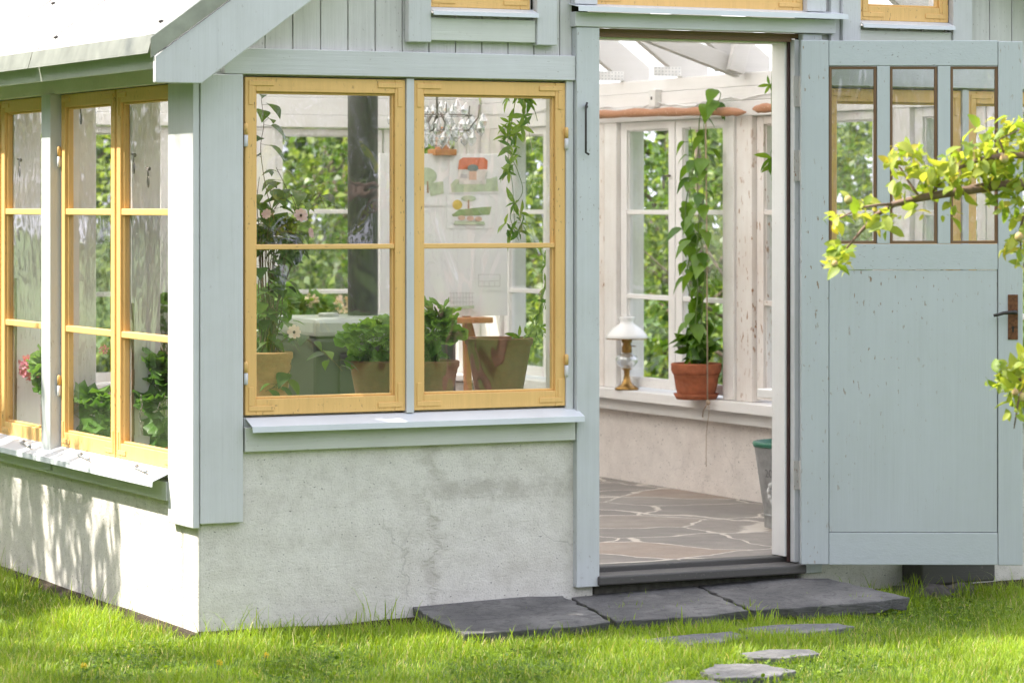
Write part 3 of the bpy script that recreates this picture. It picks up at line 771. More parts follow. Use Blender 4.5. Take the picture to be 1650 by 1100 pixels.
dbox(MB(), 1332 + 3.2, 1604.8, 435.4, 855, .008, T - .004).build('panel', M['door'], dl, .002)
for (xa, xb) in ((1335.3, 1411.5), (1433, 1508.8), (1530, 1606)):
    b = MB(); w_ = 4.2
    dbox(b, xa, xa + w_, 108, 392, .006, T - .008); dbox(b, xb - w_, xb, 108, 392, .006, T - .008)
    dbox(b, xa + w_, xb - w_, 108, 108 + w_, .006, T - .0085); dbox(b, xa + w_, xb - w_, 392 - w_, 392, .006, T - .0085)
    b.build('glazing_bead', M['brown'], dl, .0015)
    P = lambda s, z, n: HD + DU * s + DN * n + Vector((0, 0, z))
    tl = rnd.uniform(-.0015, .0015)
    MB().add([P(ds(xa + 2), dz(390), .018 + tl), P(ds(xb - 2), dz(390), .018 - tl), P(ds(xb - 2), dz(110), .018 - tl), P(ds(xa + 2), dz(110), .018 + tl)], [(0, 1, 2, 3)]).build('pane', M['pane_door'], dl)
dbox(MB(), 1621.5, 1637.5, 474, 546, T, T + .004).build('lock_plate', M['rust'], dl, .001)
kh = MB(); dbox(kh, 1628, 1631, 528, 534, T + .004, T + .0052); kh.tube([P(ds(1629.5), dz(527), T + .0035), P(ds(1629.5), dz(527), T + .0052)], .006, 10); kh.build('keyhole', M['dark'], dl)
P = lambda s, z, n: HD + DU * s + DN * n + Vector((0, 0, z))
MB().tube([P(ds(1632), dz(502), T + .003), P(ds(1632), dz(502), T + .035), P(ds(1626), dz(502), T + .045), P(ds(1612), dz(503), T + .046), P(ds(1602), dz(506), T + .044), P(ds(1596), dz(507), T + .042)],
          [.008, .0075, .0075, .0065, .006, .0055], 8).build('handle', M['iron'], dl, smooth=True)
for (ya, yb) in ((122, 172), (242, 292), (743, 790)):
    m = MB(); zc0, zc1 = dz(yb), dz(ya)
    m.box(2.4215, 2.4455, .0165, .0215, zc0, zc1)
    c = Vector((2.449, -.006, 0)); m.tube([c + Vector((0, 0, zc0)), c + Vector((0, 0, (zc0 + zc1) / 2)), c + Vector((0, 0, zc1))], .0085, 10)
    m.box(2.4405, 2.4445, -.004, .0163, zc0, zc1)
    m.build('hinge', M['hinge'], dl, .0015)

# roof ---------------------------------------------------------------------------
def roofslab(s, x0, x1, y0, y1, lo, hi):
    f = (lambda x: x) if s > 0 else (lambda x: 2 * XC - x)
    a, b = (x0, x1) if s > 0 else (x1, x0)
    X = [f(a), f(b)]
    return MB().hexa([(X[0], y0, RZ(X[0]) + lo), (X[1], y0, RZ(X[1]) + lo), (X[1], y1, RZ(X[1]) + lo), (X[0], y1, RZ(X[0]) + lo),
                      (X[0], y0, RZ(X[0]) + hi), (X[1], y0, RZ(X[1]) + hi), (X[1], y1, RZ(X[1]) + hi), (X[0], y1, RZ(X[0]) + hi)])
ys = [-.138, 1.2, 2.08, 2.96, 3.84, 4.72, 6.02]
for s in (1, -1):
    for i in range(6):
        r = roofslab(s, -.20, XC - .004, ys[i] + .003, ys[i + 1] - .003, 0, .022).build('roof_sheet', M['roof'], G)
        if s > 0 and i < 5:
            roofslab(s, -.19, XC - .01, ys[i + 1] - .004, ys[i + 1] + .004, .0225, .0245).build('sheet_seam', M['iron'], r)
    if s > 0:
        for yy in (.0, 1.15, 1.95):
            for xx in (-.13, .12, .40):
                MB().ball((xx, yy, RZ(xx) + .026), .011, 8, 4, (1, 1, .6)).build('roof_screw', M['iron'], G, smooth=True)
    f = (lambda x: x) if s > 0 else (lambda x: 2 * XC - x)
    # eave flashing, fascia, soffit, moulding
    m = MB(); pr = [(-.206, RZ(-.2) + .024), (-.196, RZ(-.2) + .0245), (-.2205, 1.927), (-.2245, 1.925)]
    m.prism([(f(x), -.125, z) for x, z in pr], (0, 1.322, 0)); m.prism([(f(x), 1.205, z) for x, z in pr], (0, 2.98, 0)); m.prism([(f(x), 4.195, z) for x, z in pr], (0, 1.8, 0))
    m.build('eave_flashing', M['zinc_trim'], G)
    p, q = sorted((f(-.2145), f(-.014))); 
    m = MB(); m.prism([(f(-.178), -.115, 1.874), (f(-.10), -.115, 1.898), (f(-.10), -.115, 1.958), (f(-.190), -.115, 1.958)], (0, 6.1, 0))
    m.build('soffit', M['apron'], G, .003)
    m = MB(); m.prism([(f(-.0995), -.09, 1.895), (f(-.0125), -.09, 1.895), (f(-.0125), -.09, 1.95), (f(-.0995), -.09, 1.945)], (0, 6.0, 0)); m.build('eave_moulding', M['apron'], G, .012)
    # barge board and verge trim
    bx = [(-.203, RZ(-.203) - .046), (-.203, 1.825), (-.035, 1.825)]
    bb = [(-.203, RZ(-.203) - .047), (-.203, 1.825), (-.036, 1.825), (XC - .003, RZ(XC) - .262), (XC - .003, RZ(XC) - .047)]
    MB().prism([(f(x), -.145, z) for x, z in bb], (0, .028, 0)).build('barge_board', M['facade'], G, .003)
    vt = [(-.222, RZ(-.222) - .040), (XC - .002, RZ(XC) - .046), (XC - .002, RZ(XC) + .026), (-.222, RZ(-.222) + .028)]
    MB().prism([(f(x), -.152, z) for x, z in vt], (0, .0055, 0)).build('verge_trim', M['zinc_trim'], G)
    vt = [(-.205, RZ(-.205) + .0235), (XC - .002, RZ(XC) + .0235), (XC - .002, RZ(XC) + .029), (-.205, RZ(-.205) + .029)]
    MB().prism([(f(x), -.1462, z) for x, z in vt], (0, .085, 0)).build('verge_trim', M['zinc_trim'], G)
    for i in range(10):
        y = .43 + .6 * i
        if y > 5.6: continue
        cpl = math.cos(math.atan(.726))
        ra = MB().hexa([(f(.02), y - .023, RZ(.02) - .185), (f(XC - .03), y - .023, RZ(XC - .03) - .185), (f(XC - .03), y + .023, RZ(XC - .03) - .185), (f(.02), y + .023, RZ(.02) - .185),
                        (f(.02), y - .023, RZ(.02) - .002), (f(XC - .03), y - .023, RZ(XC - .03) - .002), (f(XC - .03), y + .023, RZ(XC - .03) - .002), (f(.02), y + .023, RZ(.02) - .002)])
        ro = ra.build('rafter', M['rafter'], G, .003)
        if s < 0:
            p = MB(); p.box(f(.33), f(.175), y - .026, y - .0235, 2.050, 2.098)
            p.build('nail_plate', M['cable'], ro)
            d_ = MB()
            for a_ in range(8):
                for b_ in range(3): d_.tube([(f(.33) + .012 + a_ * .019, y - .0255, 2.058 + b_ * .016), (f(.33) + .012 + a_ * .019, y - .0275, 2.058 + b_ * .016)], .0032, 6)
            d_.build('nail_heads', M['zinc'], ro)
MB().box(XC - .028, XC + .028, .05, 5.7, RZ(XC) - .24, RZ(XC) - .01).build('ridge_beam', M['white'], G, .003)
MB().beam((3.80, 2.775, 2.062), (1.2, 2.775, 2.90), .05, .085).build('tie_beam', M['rafter'], G, .003)
MB().beam((3.745, 2.722, 2.045), (3.80, 2.722, 2.25), .03, .085, up=(1, 0, 0)).build('tie_strut', M['rafter'], G, .003)
# socket and cable on the right wall plate
sp = onX(1057, 158, 3.82)
m = MB().box(3.795, 3.8355, sp.y - .035, sp.y + .035, sp.z - .05, sp.z + .042); so_ = m.build('socket', M['cable'], G, .006)
MB().box(3.793, 3.7952, sp.y - .006, sp.y - .002, sp.z - .01, sp.z + .006).box(3.793, 3.7952, sp.y + .004, sp.y + .008, sp.z - .01, sp.z + .006).build('socket_holes', M['dark'], so_)
cp = []
for i in range(60):
    y = 5.66 - i * .09
    cp.append((3.815, y, 1.912 + .012 * math.sin(i * .9) + .006 * math.sin(i * 2.3) + (.03 if y < 3.0 else 0) * min(1, (3 - y) / .4)))
MB().tube(cp, .004, 6).build('cable', M['cable'], G, smooth=True)
# ------------------------------------------------------------------ slabs and stepping stones
HOLES = []
def slab(px, z, th, mat, name, label, cat, group=None, jag=.010):
    zb, zf = z if isinstance(z, tuple) else (z, z)
    ya, yb = min(p[1] for p in px), max(p[1] for p in px); z = zf
    pts = [onZ(x, y, zb + (zf - zb) * (y - ya) / (yb - ya)) for x, y in px]
    out = []
    for i, p in enumerate(pts):
        q = pts[(i + 1) % len(pts)]; k = max(2, int((q - p).length / .035))
        for j in range(k):
            r = p.lerp(q, j / k)
            if j: r += Vector((rnd.uniform(-jag, jag), rnd.uniform(-jag, jag), 0))
            out.append(r)
    HOLES.append([(p.x, p.y) for p in out])
    c = sum(out, Vector()) / len(out)
    e = thing(name, (c.x, c.y, z - th), label, cat, group) if False else None
    ORGc = Vector((c.x, c.y, z - th))
    me = bpy.data.meshes.new(name); n = len(out)
    vs_ = [p - ORGc for p in out]
    th0 = th
    low = [Vector((p.x * (1 - .03 * rnd.random()), p.y * (1 - .05 * rnd.random()), p.z - 0 + rnd.uniform(-.004, .012) - th)) for p in vs_]
    me.from_pydata([tuple(p) for p in vs_ + low], [], [tuple(range(n)), tuple(range(n, 2 * n))[::-1]] + [(n + i, n + (i + 1) % n, (i + 1) % n, i) for i in range(n)])
    me.update(); me.materials.append(mat)
    if me.polygons[0].normal.z < 0: me.flip_normals()
    o = link(name, me); o.location = ORGc
    b = o.modifiers.new('edges', 'BEVEL'); b.width = .004; b.segments = 2; b.limit_method = 'ANGLE'
    return tag(o, label, cat, group)
slab([(655, 973), (700, 967), (820, 961), (908, 959), (984, 1001), (930, 1008), (748, 1021)], (-.014, -.058), .04, M['slate'], 'stone_slab', 'broad dark slate slab lying against the plinth below the double window', 'slab', 'slate slabs before the door')
slab([(914, 959), (1000, 950), (1114, 941), (1207, 983), (1130, 992), (992, 1000)], (-.012, -.056), .04, M['slate'], 'stone_slab', 'middle dark slate slab directly before the doorway with grass in its left joint', 'slab', 'slate slabs before the door')
slab([(1121, 940), (1230, 931), (1335, 931), (1467, 962), (1400, 969), (1290, 978), (1214, 982)], (-.004, -.052), .045, M['slate'], 'stone_slab', 'dark slate slab partly under the open door leaf', 'slab', 'slate slabs before the door')
STEPS = [([(1025, 1031), (1090, 1023), (1180, 1016), (1206, 1024), (1165, 1033), (1100, 1039)], 'narrow pale stepping stone in the grass just before the middle slate slab'),
         ([(1188, 1012), (1260, 1005), (1350, 1003), (1378, 1008), (1310, 1018), (1220, 1021)], 'long pale stepping stone in the grass below the slab under the open door'),
         ([(1192, 1051), (1240, 1045), (1305, 1045), (1322, 1052), (1270, 1059), (1210, 1059)], 'small darker stepping stone in shaded grass between two paler ones'),
         ([(1128, 1081), (1150, 1069), (1225, 1068), (1284, 1079), (1240, 1090), (1150, 1091)], 'sunlit pale stepping stone in the grass with dry turf at its edge'),
         ([(1066, 1099), (1090, 1094), (1150, 1095), (1170, 1103), (1120, 1112), (1070, 1108)], 'stepping stone farthest from the door, cut by the lower picture edge')]
for px, lab in STEPS:
    slab(px, GZ + .022, .05, M['slate_pale'], 'stepping_stone', lab, 'stepping stone', 'stepping stones in the lawn')
# loose block and rock under the open door
a, b = onY(1478, 935, -.10), onY(1597, 934, -.10)
m = MB().box(a.x, b.x, -.13, .01, -.045, .05); q = m.build('stone_block', M['threshold'], None, .008)
tag(q, 'dark oblong block lodged under the free end of the open door leaf', 'block')
m = MB(); c = onY(1512, 960, -.10)
m.ball((0, 0, 0), 1, 14, 10)
m.v = [((x * .20 + .03 * math.sin(y * 5 + z * 3)) + c.x, y * .12 + .015 * math.sin(x * 6) - .08, z * .06 - .095 + .012 * math.sin(x * 7 + y * 4)) for x, y, z in m.v]
tag(m.build('rock', M['stone_gr'], None, 0, True), 'rough granite rock half buried in grass beneath the dark block', 'rock')

# ------------------------------------------------------------------ grass
def inside(px, py, poly):
    c = np.zeros(px.shape, bool); n = len(poly)
    for i in range(n):
        x0, y0 = poly[i]; x1, y1 = poly[(i + 1) % n]
        cond = ((y0 > py) != (y1 > py)) & (px < (x1 - x0) * (py - y0) / (y1 - y0 + 1e-12) + x0)
        c ^= cond
    return c
def grow(n, x0, x1, y0, y1):
    X = rng.uniform(x0, x1, n); Y = rng.uniform(y0, y1, n)
    clump = .5 + .5 * np.sin(X * 7.3 + 2 * np.sin(Y * 5)) * np.cos(Y * 8.1 + 1.7 * np.sin(X * 4.1))
    clump2 = .5 + .25 * np.sin(X * 2.1 + Y * 3.3 + 1) + .25 * np.sin(X * 6.1 - Y * 4.7 + 2 * np.sin(X * 1.7))
    keep = ~((X > -.02) & (Y > -.01))
    for h in HOLES: keep &= ~inside(X, Y, h)
    nearwall = np.minimum(np.where(X > -.05, -Y, 9), np.where(Y > 0, -X, 9))
    keep &= (nearwall > .06) | (rng.random(n) < .25)
    keep &= rng.random(n) < .55 + .45 * clump
    # thin dry patch beside the sunlit stepping stones
    return X[keep], Y[keep], clump[keep], clump2[keep], nearwall[keep]
def blades(X, Y, H, wd, lean, tint):
    n = len(X); az = rng.uniform(0, 2 * math.pi, n); dx, dy = np.cos(az), np.sin(az)
    px_, py_ = -np.sin(az + rng.normal(0, .6, n)), np.cos(az + rng.normal(0, .6, n))
    L_ = lean * H
    T = [(0, 1.0, 0), (.45, .85, .22), (.8, .5, .62), (1.0, .02, 1.0)]
    V = []
    for t, wf, lf in T:
        cx = X + dx * L_ * lf; cy_ = Y + dy * L_ * lf; cz = GZ - .005 + H * t * (1 - .25 * lf * np.minimum(1, lean))
        V.append(np.stack([cx + px_ * wd * wf, cy_ + py_ * wd * wf, cz], 1)); V.append(np.stack([cx - px_ * wd * wf, cy_ - py_ * wd * wf, cz], 1))
    V = np.stack(V, 1).reshape(-1, 3)
    base = (np.arange(n) * 8)[:, None]
    Fq = np.concatenate([base + np.array([0, 1, 3, 2]), base + np.array([2, 3, 5, 4]), base + np.array([4, 5, 7, 6])], 1).reshape(-1)
    return V, Fq, np.repeat(tint, 8)
def grass_obj(name, parts, lab):
    V = np.concatenate([p[0] for p in parts]); off = np.cumsum([0] + [len(p[0]) for p in parts])[:-1]
    Fq = np.concatenate([p[1] + o for p, o in zip(parts, off)]); t = np.concatenate([p[2] for p in parts])
    me = bpy.data.meshes.new(name); me.vertices.add(len(V)); me.vertices.foreach_set('co', V.ravel())
    me.loops.add(len(Fq)); me.loops.foreach_set('vertex_index', Fq.astype(np.int32)); nf = len(Fq) // 4
    me.polygons.add(nf); me.polygons.foreach_set('loop_start', np.arange(nf, dtype=np.int32) * 4); me.polygons.foreach_set('loop_total', np.full(nf, 4, np.int32))
    me.update(calc_edges=True); at = me.attributes.new('tint', 'FLOAT', 'POINT'); at.data.foreach_set('value', np.clip(t, 0, 1).astype(np.float32))
    me.polygons.foreach_set('use_smooth', [True] * nf); me.materials.append(L['grass'])
    return tag(link(name, me), lab, 'grass', kind='stuff')
parts = []
for (n, x0, x1, y0, y1, hs) in ((210000, -1.7, 3.2, -2.6, .0, 1.0), (60000, -1.2, .0, -.2, 2.9, 1.0), (30000, 2.6, 4.4, -1.6, .02, 1.1)):
    X, Y, c1, c2, nw = grow(n, x0, x1, y0, y1); k = len(X)
    H = (.016 + .026 * rng.random(k) + .03 * c1 * rng.random(k)) * (.6 + .75 * c2) * hs * np.where(nw < .3, 1.25, 1.0)
    tall = rng.random(k) < np.where(nw < .25, .05, .008); H = np.where(tall, H * rng.uniform(1.5, 2.2, k), H)
    tint = .0 + .45 * rng.random(k) + .4 * c2; dry = rng.random(k) < .09; tint = np.where(dry, 1.0, np.minimum(tint, .8))
    parts.append(blades(X, Y, H, rng.uniform(.0009, .0020, k), rng.uniform(.1, .9, k), tint))
# tufts that stand up along the slabs and the plinth
for (px, py, cnt, hh) in ((945, 972, 22, .09), (930, 985, 18, .07), (545, 1000, 7, .17), (700, 1012, 14, .08), (870, 1010, 16, .07), (1010, 1003, 30, .08), (1060, 1005, 30, .07), (1130, 1000, 30, .07), (1000, 1020, 20, .07),
                          (1205, 1000, 40, .08), (1230, 1010, 40, .08), (1420, 975, 40, .09), (1475, 968, 40, .11), (1450, 985, 40, .08), (1560, 965, 30, .08), (430, 1030, 18, .07), (460, 1025, 8, .09), (560, 1015, 16, .08),
                          (40, 950, 22, .10), (15, 960, 20, .08), (160, 990, 10, .14), (200, 1005, 14, .07), (620, 1010, 12, .09), (1320, 985, 30, .07), (1380, 990, 30, .08), (350, 1040, 20, .06), (500, 1030, 20, .07)):
    p = onZ(px, py, GZ)
    if p.x > 0 and p.y > -.03: p.y = -.05
    if p.y > 0 and p.x > -.03: p.x = -.05
    k = cnt; parts.append(blades(p.x + rng.normal(0, .035, k), p.y + rng.normal(0, .022, k), hh * rng.uniform(.6, 1.25, k), rng.uniform(.0015, .003, k), rng.uniform(.1, .7, k), rng.uniform(.2, .85, k)))
for poly in HOLES:
    q = np.array(poly); cxy = q.mean(0); big = len(poly) > 60
    for i in range(len(q)):
        a_, b_ = q[i], q[(i + 1) % len(q)]
        out = (a_ - cxy) / (np.linalg.norm(a_ - cxy) + 1e-6)
        if out[1] > .35: continue
        k = int(rng.integers(0, 11 if big else 6))
        if not k: continue
        pos = a_ + (b_ - a_) * rng.random((k, 1)) + out * rng.uniform(.008, .03, (k, 1))
        parts.append(blades(pos[:, 0], pos[:, 1], rng.uniform(.03, .09 if big else .05, k), rng.uniform(.0011, .0022, k), rng.uniform(.1, .8, k), rng.uniform(.15, .85, k)))
grass_obj('grass', parts, 'short green lawn grass around the stones and plinth')

# ------------------------------------------------------------------ pots and plants
def potted(name, loc, rb, rt, h, mat, label, cat='potted plant', group=None, saucer=None, rim=.02, rimh=.03, rings=0):
    c = Vector(loc); o = thing(name, c, label, cat, group); z0 = .0
    if saucer:
        MB().lathe(c, [(.001, 0), (saucer * .86, 0), (saucer, .028), (saucer - .006, .028), (saucer * .84, .006), (.001, .006)], 36).build('saucer', M['terra'], o, 0, True)
        z0 = .0065
    wl = rt - rim * .45
    prof = [(.001, z0), (rb, z0), (rb + (wl - rb) * .5, z0 + (h - rimh) * .5)]
    if rings: prof += [(rb + (wl - rb) * .8, z0 + h * .66), (rb + (wl - rb) * .8 + .003, z0 + h * .68), (rb + (wl - rb) * .83, z0 + h * .70), (rb + (wl - rb) * .84 + .003, z0 + h * .72), (rb + (wl - rb) * .86, z0 + h * .74)]
    prof += [(wl, z0 + h - rimh), (rt, z0 + h - rimh * .7), (rt + .001, z0 + h - .004), (rt - .004, z0 + h), (rt - .012, z0 + h - .003), (wl - .016, z0 + h - .035), (wl - .02, z0 + h - .05)]
    po = MB().lathe(c, prof, 40).build('pot', mat, o, 0, True); smooth_angle(po, 50)
    MB().lathe(c, [(.001, z0 + h - .022), (wl * .5, z0 + h - .018), (wl - .013, z0 + h - .026)], 24).build('soil', M['soil'], o, 0, True)
    return o, c + Vector((0, 0, z0 + h - .02))
def stems(o, c0, targets, mat, r=.0025, name='stem'):
    m = MB()
    for t in targets:
        t = Vector(t); mid = c0.lerp(t, .5) + Vector((rnd.uniform(-.02, .02), rnd.uniform(-.02, .02), .02 + .1 * (t - c0).length))
        pts = [c0 + Vector((rnd.uniform(-.03, .03), rnd.uniform(-.03, .03), 0)), mid, t]
        P_ = [pts[0] * (1 - s) ** 2 + pts[1] * 2 * s * (1 - s) + pts[2] * s * s for s in (0, .25, .5, .75, 1)]
        m.tube(P_, [r * 1.3, r * 1.2, r, r * .8, r * .6], 5, False)
    return m.build(name, mat, o, 0, True)
def bush(o, c0, center, radii, n, size, kind, mat, stem=M['stem'], name='foliage', up=.6, nst=14, xmin=None):
    center = np.array(center); radii = np.array(radii)
    d = rdir(n, .35); rr = .35 + .65 * rng.random(n) ** .5
    p = center + d * rr[:, None] * radii
    dirs = d * [1, 1, .35] + rng.normal(size=(n, 3)) * .35; ups = d * .5 + [0, 0, up] + rng.normal(size=(n, 3)) * .25
    sz = size * rng.uniform(.6, 1.2, n)
    pp = p - dirs / np.linalg.norm(dirs, axis=1, keepdims=True) * (sz * .4)[:, None]
    leaves(name, mat, o, kind, pp, dirs, ups, sz, rng.random(n) * .6 + .4 * (p[:, 2] - center[2]) / radii[2], xmin)
    stems(o, c0, [pp[i] for i in range(0, n, max(1, n // nst))], stem)
def vine(o, paths, kind, mat, per_m, size, stem=M['stem'], spread=.03, name='foliage', stem_r=.003, droop=.5, whorl=1):
    m = MB(); P_ = []; Dn = []; Un = []
    for path in paths:
        pts = [Vector(p) for p in path]; sm = []
        for i in range(len(pts) - 1):
            a_, b_ = pts[i], pts[i + 1]; pa = pts[max(i - 1, 0)]; pb = pts[min(i + 2, len(pts) - 1)]
            for j in range(5):
                t = j / 5; sm.append(.5 * ((2 * a_) + (b_ - pa) * t + (2 * pa - 5 * a_ + 4 * b_ - pb) * t * t + (3 * a_ - pa - 3 * b_ + pb) * t ** 3))
        sm.append(pts[-1]); m.tube(sm, [stem_r * (1 - .5 * i / len(sm)) for i in range(len(sm))], 5, False)
        for i in range(len(sm) - 1):
            seg = (sm[i + 1] - sm[i]).length; k = seg * per_m; k = int(k) + (rnd.random() < k - int(k))
            for _ in range(k):
                a_ = rnd.uniform(0, 2 * math.pi); out = Vector((math.cos(a_), math.sin(a_), rnd.uniform(-.3, .4)))
                q = sm[i].lerp(sm[i + 1], rnd.random()); s_ = rnd.uniform(.2, 1) * spread; tip = q + out * s_
                m.tube([q, tip], stem_r * .4, 4, False)
                ax = (out + Vector((0, 0, .3))).normalized(); e1 = ax.orthogonal().normalized(); e2 = ax.cross(e1); t0 = rnd.uniform(0, 6)
                for w_ in range(whorl):
                    if whorl == 1: dv = out + Vector((0, 0, -droop))
                    else: dv = ax * .55 + e1 * math.cos(t0 + w_ * 1.257) + e2 * math.sin(t0 + w_ * 1.257) + Vector((0, 0, -.25))
                    P_.append(tip); Dn.append(dv); Un.append((out * .6 if whorl == 1 else ax) + Vector((rnd.uniform(-.4, .4), rnd.uniform(-.6, .2), .8 if whorl == 1 else .2)))
    m.build('stem', stem, o, 0, True); n = len(P_)
    leaves(name, mat, o, kind, P_, Dn, Un, size * rng.uniform(.55, 1.15, n), rng.random(n))
def flower(o, c, r, mat, n=8, face=(-.2, -1, .2), layers=1, name='flower'):
    f = Vector(face).normalized(); a_ = f.orthogonal().normalized(); b_ = f.cross(a_); P_ = []; D_ = []; U_ = []
    for l in range(layers):
        for i in range(n):
            t = 2 * math.pi * (i + .5 * l) / n; d = a_ * math.cos(t) + b_ * math.sin(t)
            P_.append(Vector(c) + f * .004 * l); D_.append(d + f * (.15 + .5 * l)); U_.append(f)
    return leaves(name, mat, o, 'petal', P_, D_, U_, r * rng.uniform(.9, 1.1, len(P_)), rng.random(len(P_)))
def flowerhead(o, c, r, mat, n=26, name='flower_head', xmin=None):
    d = rdir(n * 4, .2); P_ = np.array(c) + d * r * .75
    return leaves(name, mat, o, 'petal', P_, d * .5 + rng.normal(size=d.shape) * .6, d, r * .55, rng.random(len(d)), xmin)

SILL = .690
yw = .27
# climber in the tan pot, left window
pc = onY(428, 640, yw); pc.z = SILL
o, c0 = potted('potted_climber', pc, .075, .098, .195, M['terra_tan'], 'twining climber with pink-white flowers in a tan clay pot inside the left ochre window', rim=.012)
paths = [[onY(430, 560, yw), onY(436, 500, yw), onY(440, 440, yw + .02), onY(446, 380, yw), onY(428, 300, yw), onY(420, 240, yw), onY(425, 200, yw), onY(421, 160, yw)],
         [onY(425, 560, yw), onY(432, 470, yw + .05), onY(470, 400, yw + .08), onY(478, 340, yw + .05), onY(460, 300, yw + .05), onY(445, 270, yw)],
         [onY(440, 560, yw), onY(455, 480, yw), onY(430, 420, yw - .03), onY(440, 340, yw - .03), onY(480, 310, yw - .02), onY(505, 300, yw), onY(525, 336, yw)],
         [onY(420, 560, yw), onY(416, 480, yw), onY(420, 400, yw), onY(414, 330, yw), onY(418, 285, yw)],
         [onY(440, 560, yw), onY(480, 540, yw), onY(530, 575, yw - .03), onY(552, 598, yw - .05)],
         [onY(445, 560, yw), onY(470, 590, yw - .06), onY(445, 620, yw - .1), onY(428, 630, yw - .1)]]
vine(o, paths, 'heart', L['thun'], 34, .072, M['stem_br'], .045, stem_r=.0022, droop=.4)
bush(o, c0, onY(450, 385, yw + .05), (.11, .08, .09), 80, .065, 'heart', L['thun'], M['stem_br'])
bush(o, c0, onY(445, 515, yw + .05), (.10, .08, .10), 70, .045, 'heart', L['geran'], M['stem'])
flower(o, onY(485, 347, yw - .12), .026, L['pinkish'], layers=1)
flower(o, onY(500, 375, yw - .10), .020, L['pinkish'], face=(.6, -.8, .2))
flower(o, onY(430, 345, yw - .12), .018, L['pinkish'], face=(-.6, -.8, .3))
flower(o, onY(474, 535, yw - .12), .026, L['blush'], layers=1)
for px, py in ((485, 347), (474, 535)): MB().ball(onY(px, py, yw - .126), .0055, 8, 6).build('flower_eye', M['seal'], o, 0, True)
# mossy pot and leafy pelargonium beside it
pc = onY(606, 640, yw); pc.z = SILL
o, c0 = potted('potted_pelargonium', pc, .070, .099, .155, M['terra_old'], 'bushy scented pelargonium in a mossy old pot left of the ochre window mullion', rim=.012)
bush(o, c0, onY(606, 552, yw), (.135, .10, .085), 150, .055, 'disc', L['geran'])
# pot and pelargonium right of the mullion
pc = onY(697, 638, yw); pc.z = SILL
o, c0 = potted('potted_pelargonium', pc, .068, .099, .150, M['terra_old2'], 'upright pelargonium with large round leaves in a brown pot right of the ochre window mullion', rim=.014)
bush(o, c0, onY(700, 540, yw), (.085, .08, .11), 62, .085, 'disc', L['geran'])
# big mossy pot with passion vine
pc = onY(804, 640, yw + .02); pc.z = SILL
o, c0 = potted('potted_vine', pc, .084, .127, .228, M['terra_old'], 'wide mossy brown pot with a thin climbing vine before the right ochre casement', rim=.016)
vine(o, [[c0 + Vector((.1, 0, 0)), onY(866, 520, yw), onY(880, 480, yw), onY(886, 440, yw), onY(878, 415, yw), onY(858, 402, yw)],
         [c0 + Vector((.06, 0, 0)), onY(838, 545, yw - .05), onY(832, 538, yw - .05)], [c0 + Vector((.1, 0, 0)), onY(872, 535, yw), onY(868, 528, yw)]], 'long', L['passion'], 26, .05, spread=.02, stem_r=.0018, whorl=4)
# passion vine hanging from the roof in the right casement
top = onY(838, 120, yw + .25)
o = thing('hanging_vine', top, 'long-leaved vine trained down a string inside the right ochre casement', 'vine')
yv = yw + .25
vine(o, [[top, onY(830, 165, yv), onY(824, 200, yv), onY(818, 230, yv), onY(820, 260, yv), onY(826, 300, yv), onY(828, 340, yv), onY(830, 375, yv)],
         [top, onY(842, 190, yv), onY(822, 240, yv), onY(834, 275, yv), onY(842, 310, yv), onY(822, 345, yv), onY(836, 388, yv)],
         [top, onY(856, 170, yv), onY(862, 180, yv), onY(866, 195, yv)]], 'long', L['passion'], 25, .060, spread=.03, stem_r=.002, whorl=5)
MB().tube([top, onY(846, 175, yv), onY(858, 245, yv)], .0012, 5).build('string', M['twine'], o)

# plants on the sill of the back wall
for (px, pr, hh, lab, fo, rr, nn) in ((436, .085, .12, 'pelargonium on the back sill behind the tan pot, pink flowers showing', (440, 512), (.17, .10, .20), 130),
                          (490, .075, .115, 'low bright green pelargonium in an orange pot on the back sill beside the stove', (500, 522), (.16, .10, .16), 130),
                          (268, .12, .16, 'pelargonium in a broad terracotta pot seen through the side casement at the corner', (268, 505), (.22, .11, .10), 110)):
    p = onY(px, 597, 5.55); p.z = .4745
    o, c0 = potted('potted_pelargonium', p, pr * .72, pr, hh, M['terra'], lab, group='pelargoniums on the back sill')
    bush(o, c0, onY(fo[0], fo[1], 5.53), rr, nn, .075, 'disc', L['geran'])
    if px == 490:
        flowerhead(o, onY(553, 491, 5.45), .045, L['blush'], 14); flowerhead(o, onY(503, 484, 5.45), .035, L['blush'], 12)
    elif px == 436:
        flowerhead(o, onY(430, 490, 5.45), .035, L['pink'], 12)
    else:
        flowerhead(o, onY(238, 487, 5.45), .035, L['blush'], 10)
# left shelf
p = onX(66, 690, .31); p.z = .458
o, c0 = potted('potted_pelargonium', p, .06, .08, .10, M['terra'], 'pelargonium with a round pink flower head inside the side casement farthest from the corner', group='plants on the side shelf')
bush(o, c0, onX(68, 604, .10), (.04, .07, .09), 46, .065, 'disc', L['geran'], xmin=.042); flowerhead(o, onX(49, 592, .085), .046, L['pink'], 26, xmin=.041)
p = onX(148, 700, .32); p.z = .458
o, c0 = potted('gourd_plant', p, .06, .08, .10, M['terra'], 'large-leaved gourd plant filling the foot of the middle side casement', 'potted plant', group='plants on the side shelf')
bush(o, c0, onX(150, 664, .11), (.05, .13, .10), 30, .12, 'gourd', L['gourd'], xmin=.043); flowerhead(o, onX(167, 563, .2), .018, L['pink'], 10)
p = onX(262, 720, .36); p.z = .458
o, c0 = potted('gourd_plant', p, .06, .08, .10, M['terra'], 'trailing gourd plant with broad leaves in the side casement nearest the corner', 'potted plant', group='plants on the side shelf')
bush(o, c0, onX(258, 645, .14), (.06, .09, .17), 40, .12, 'gourd', L['gourd'], xmin=.043)
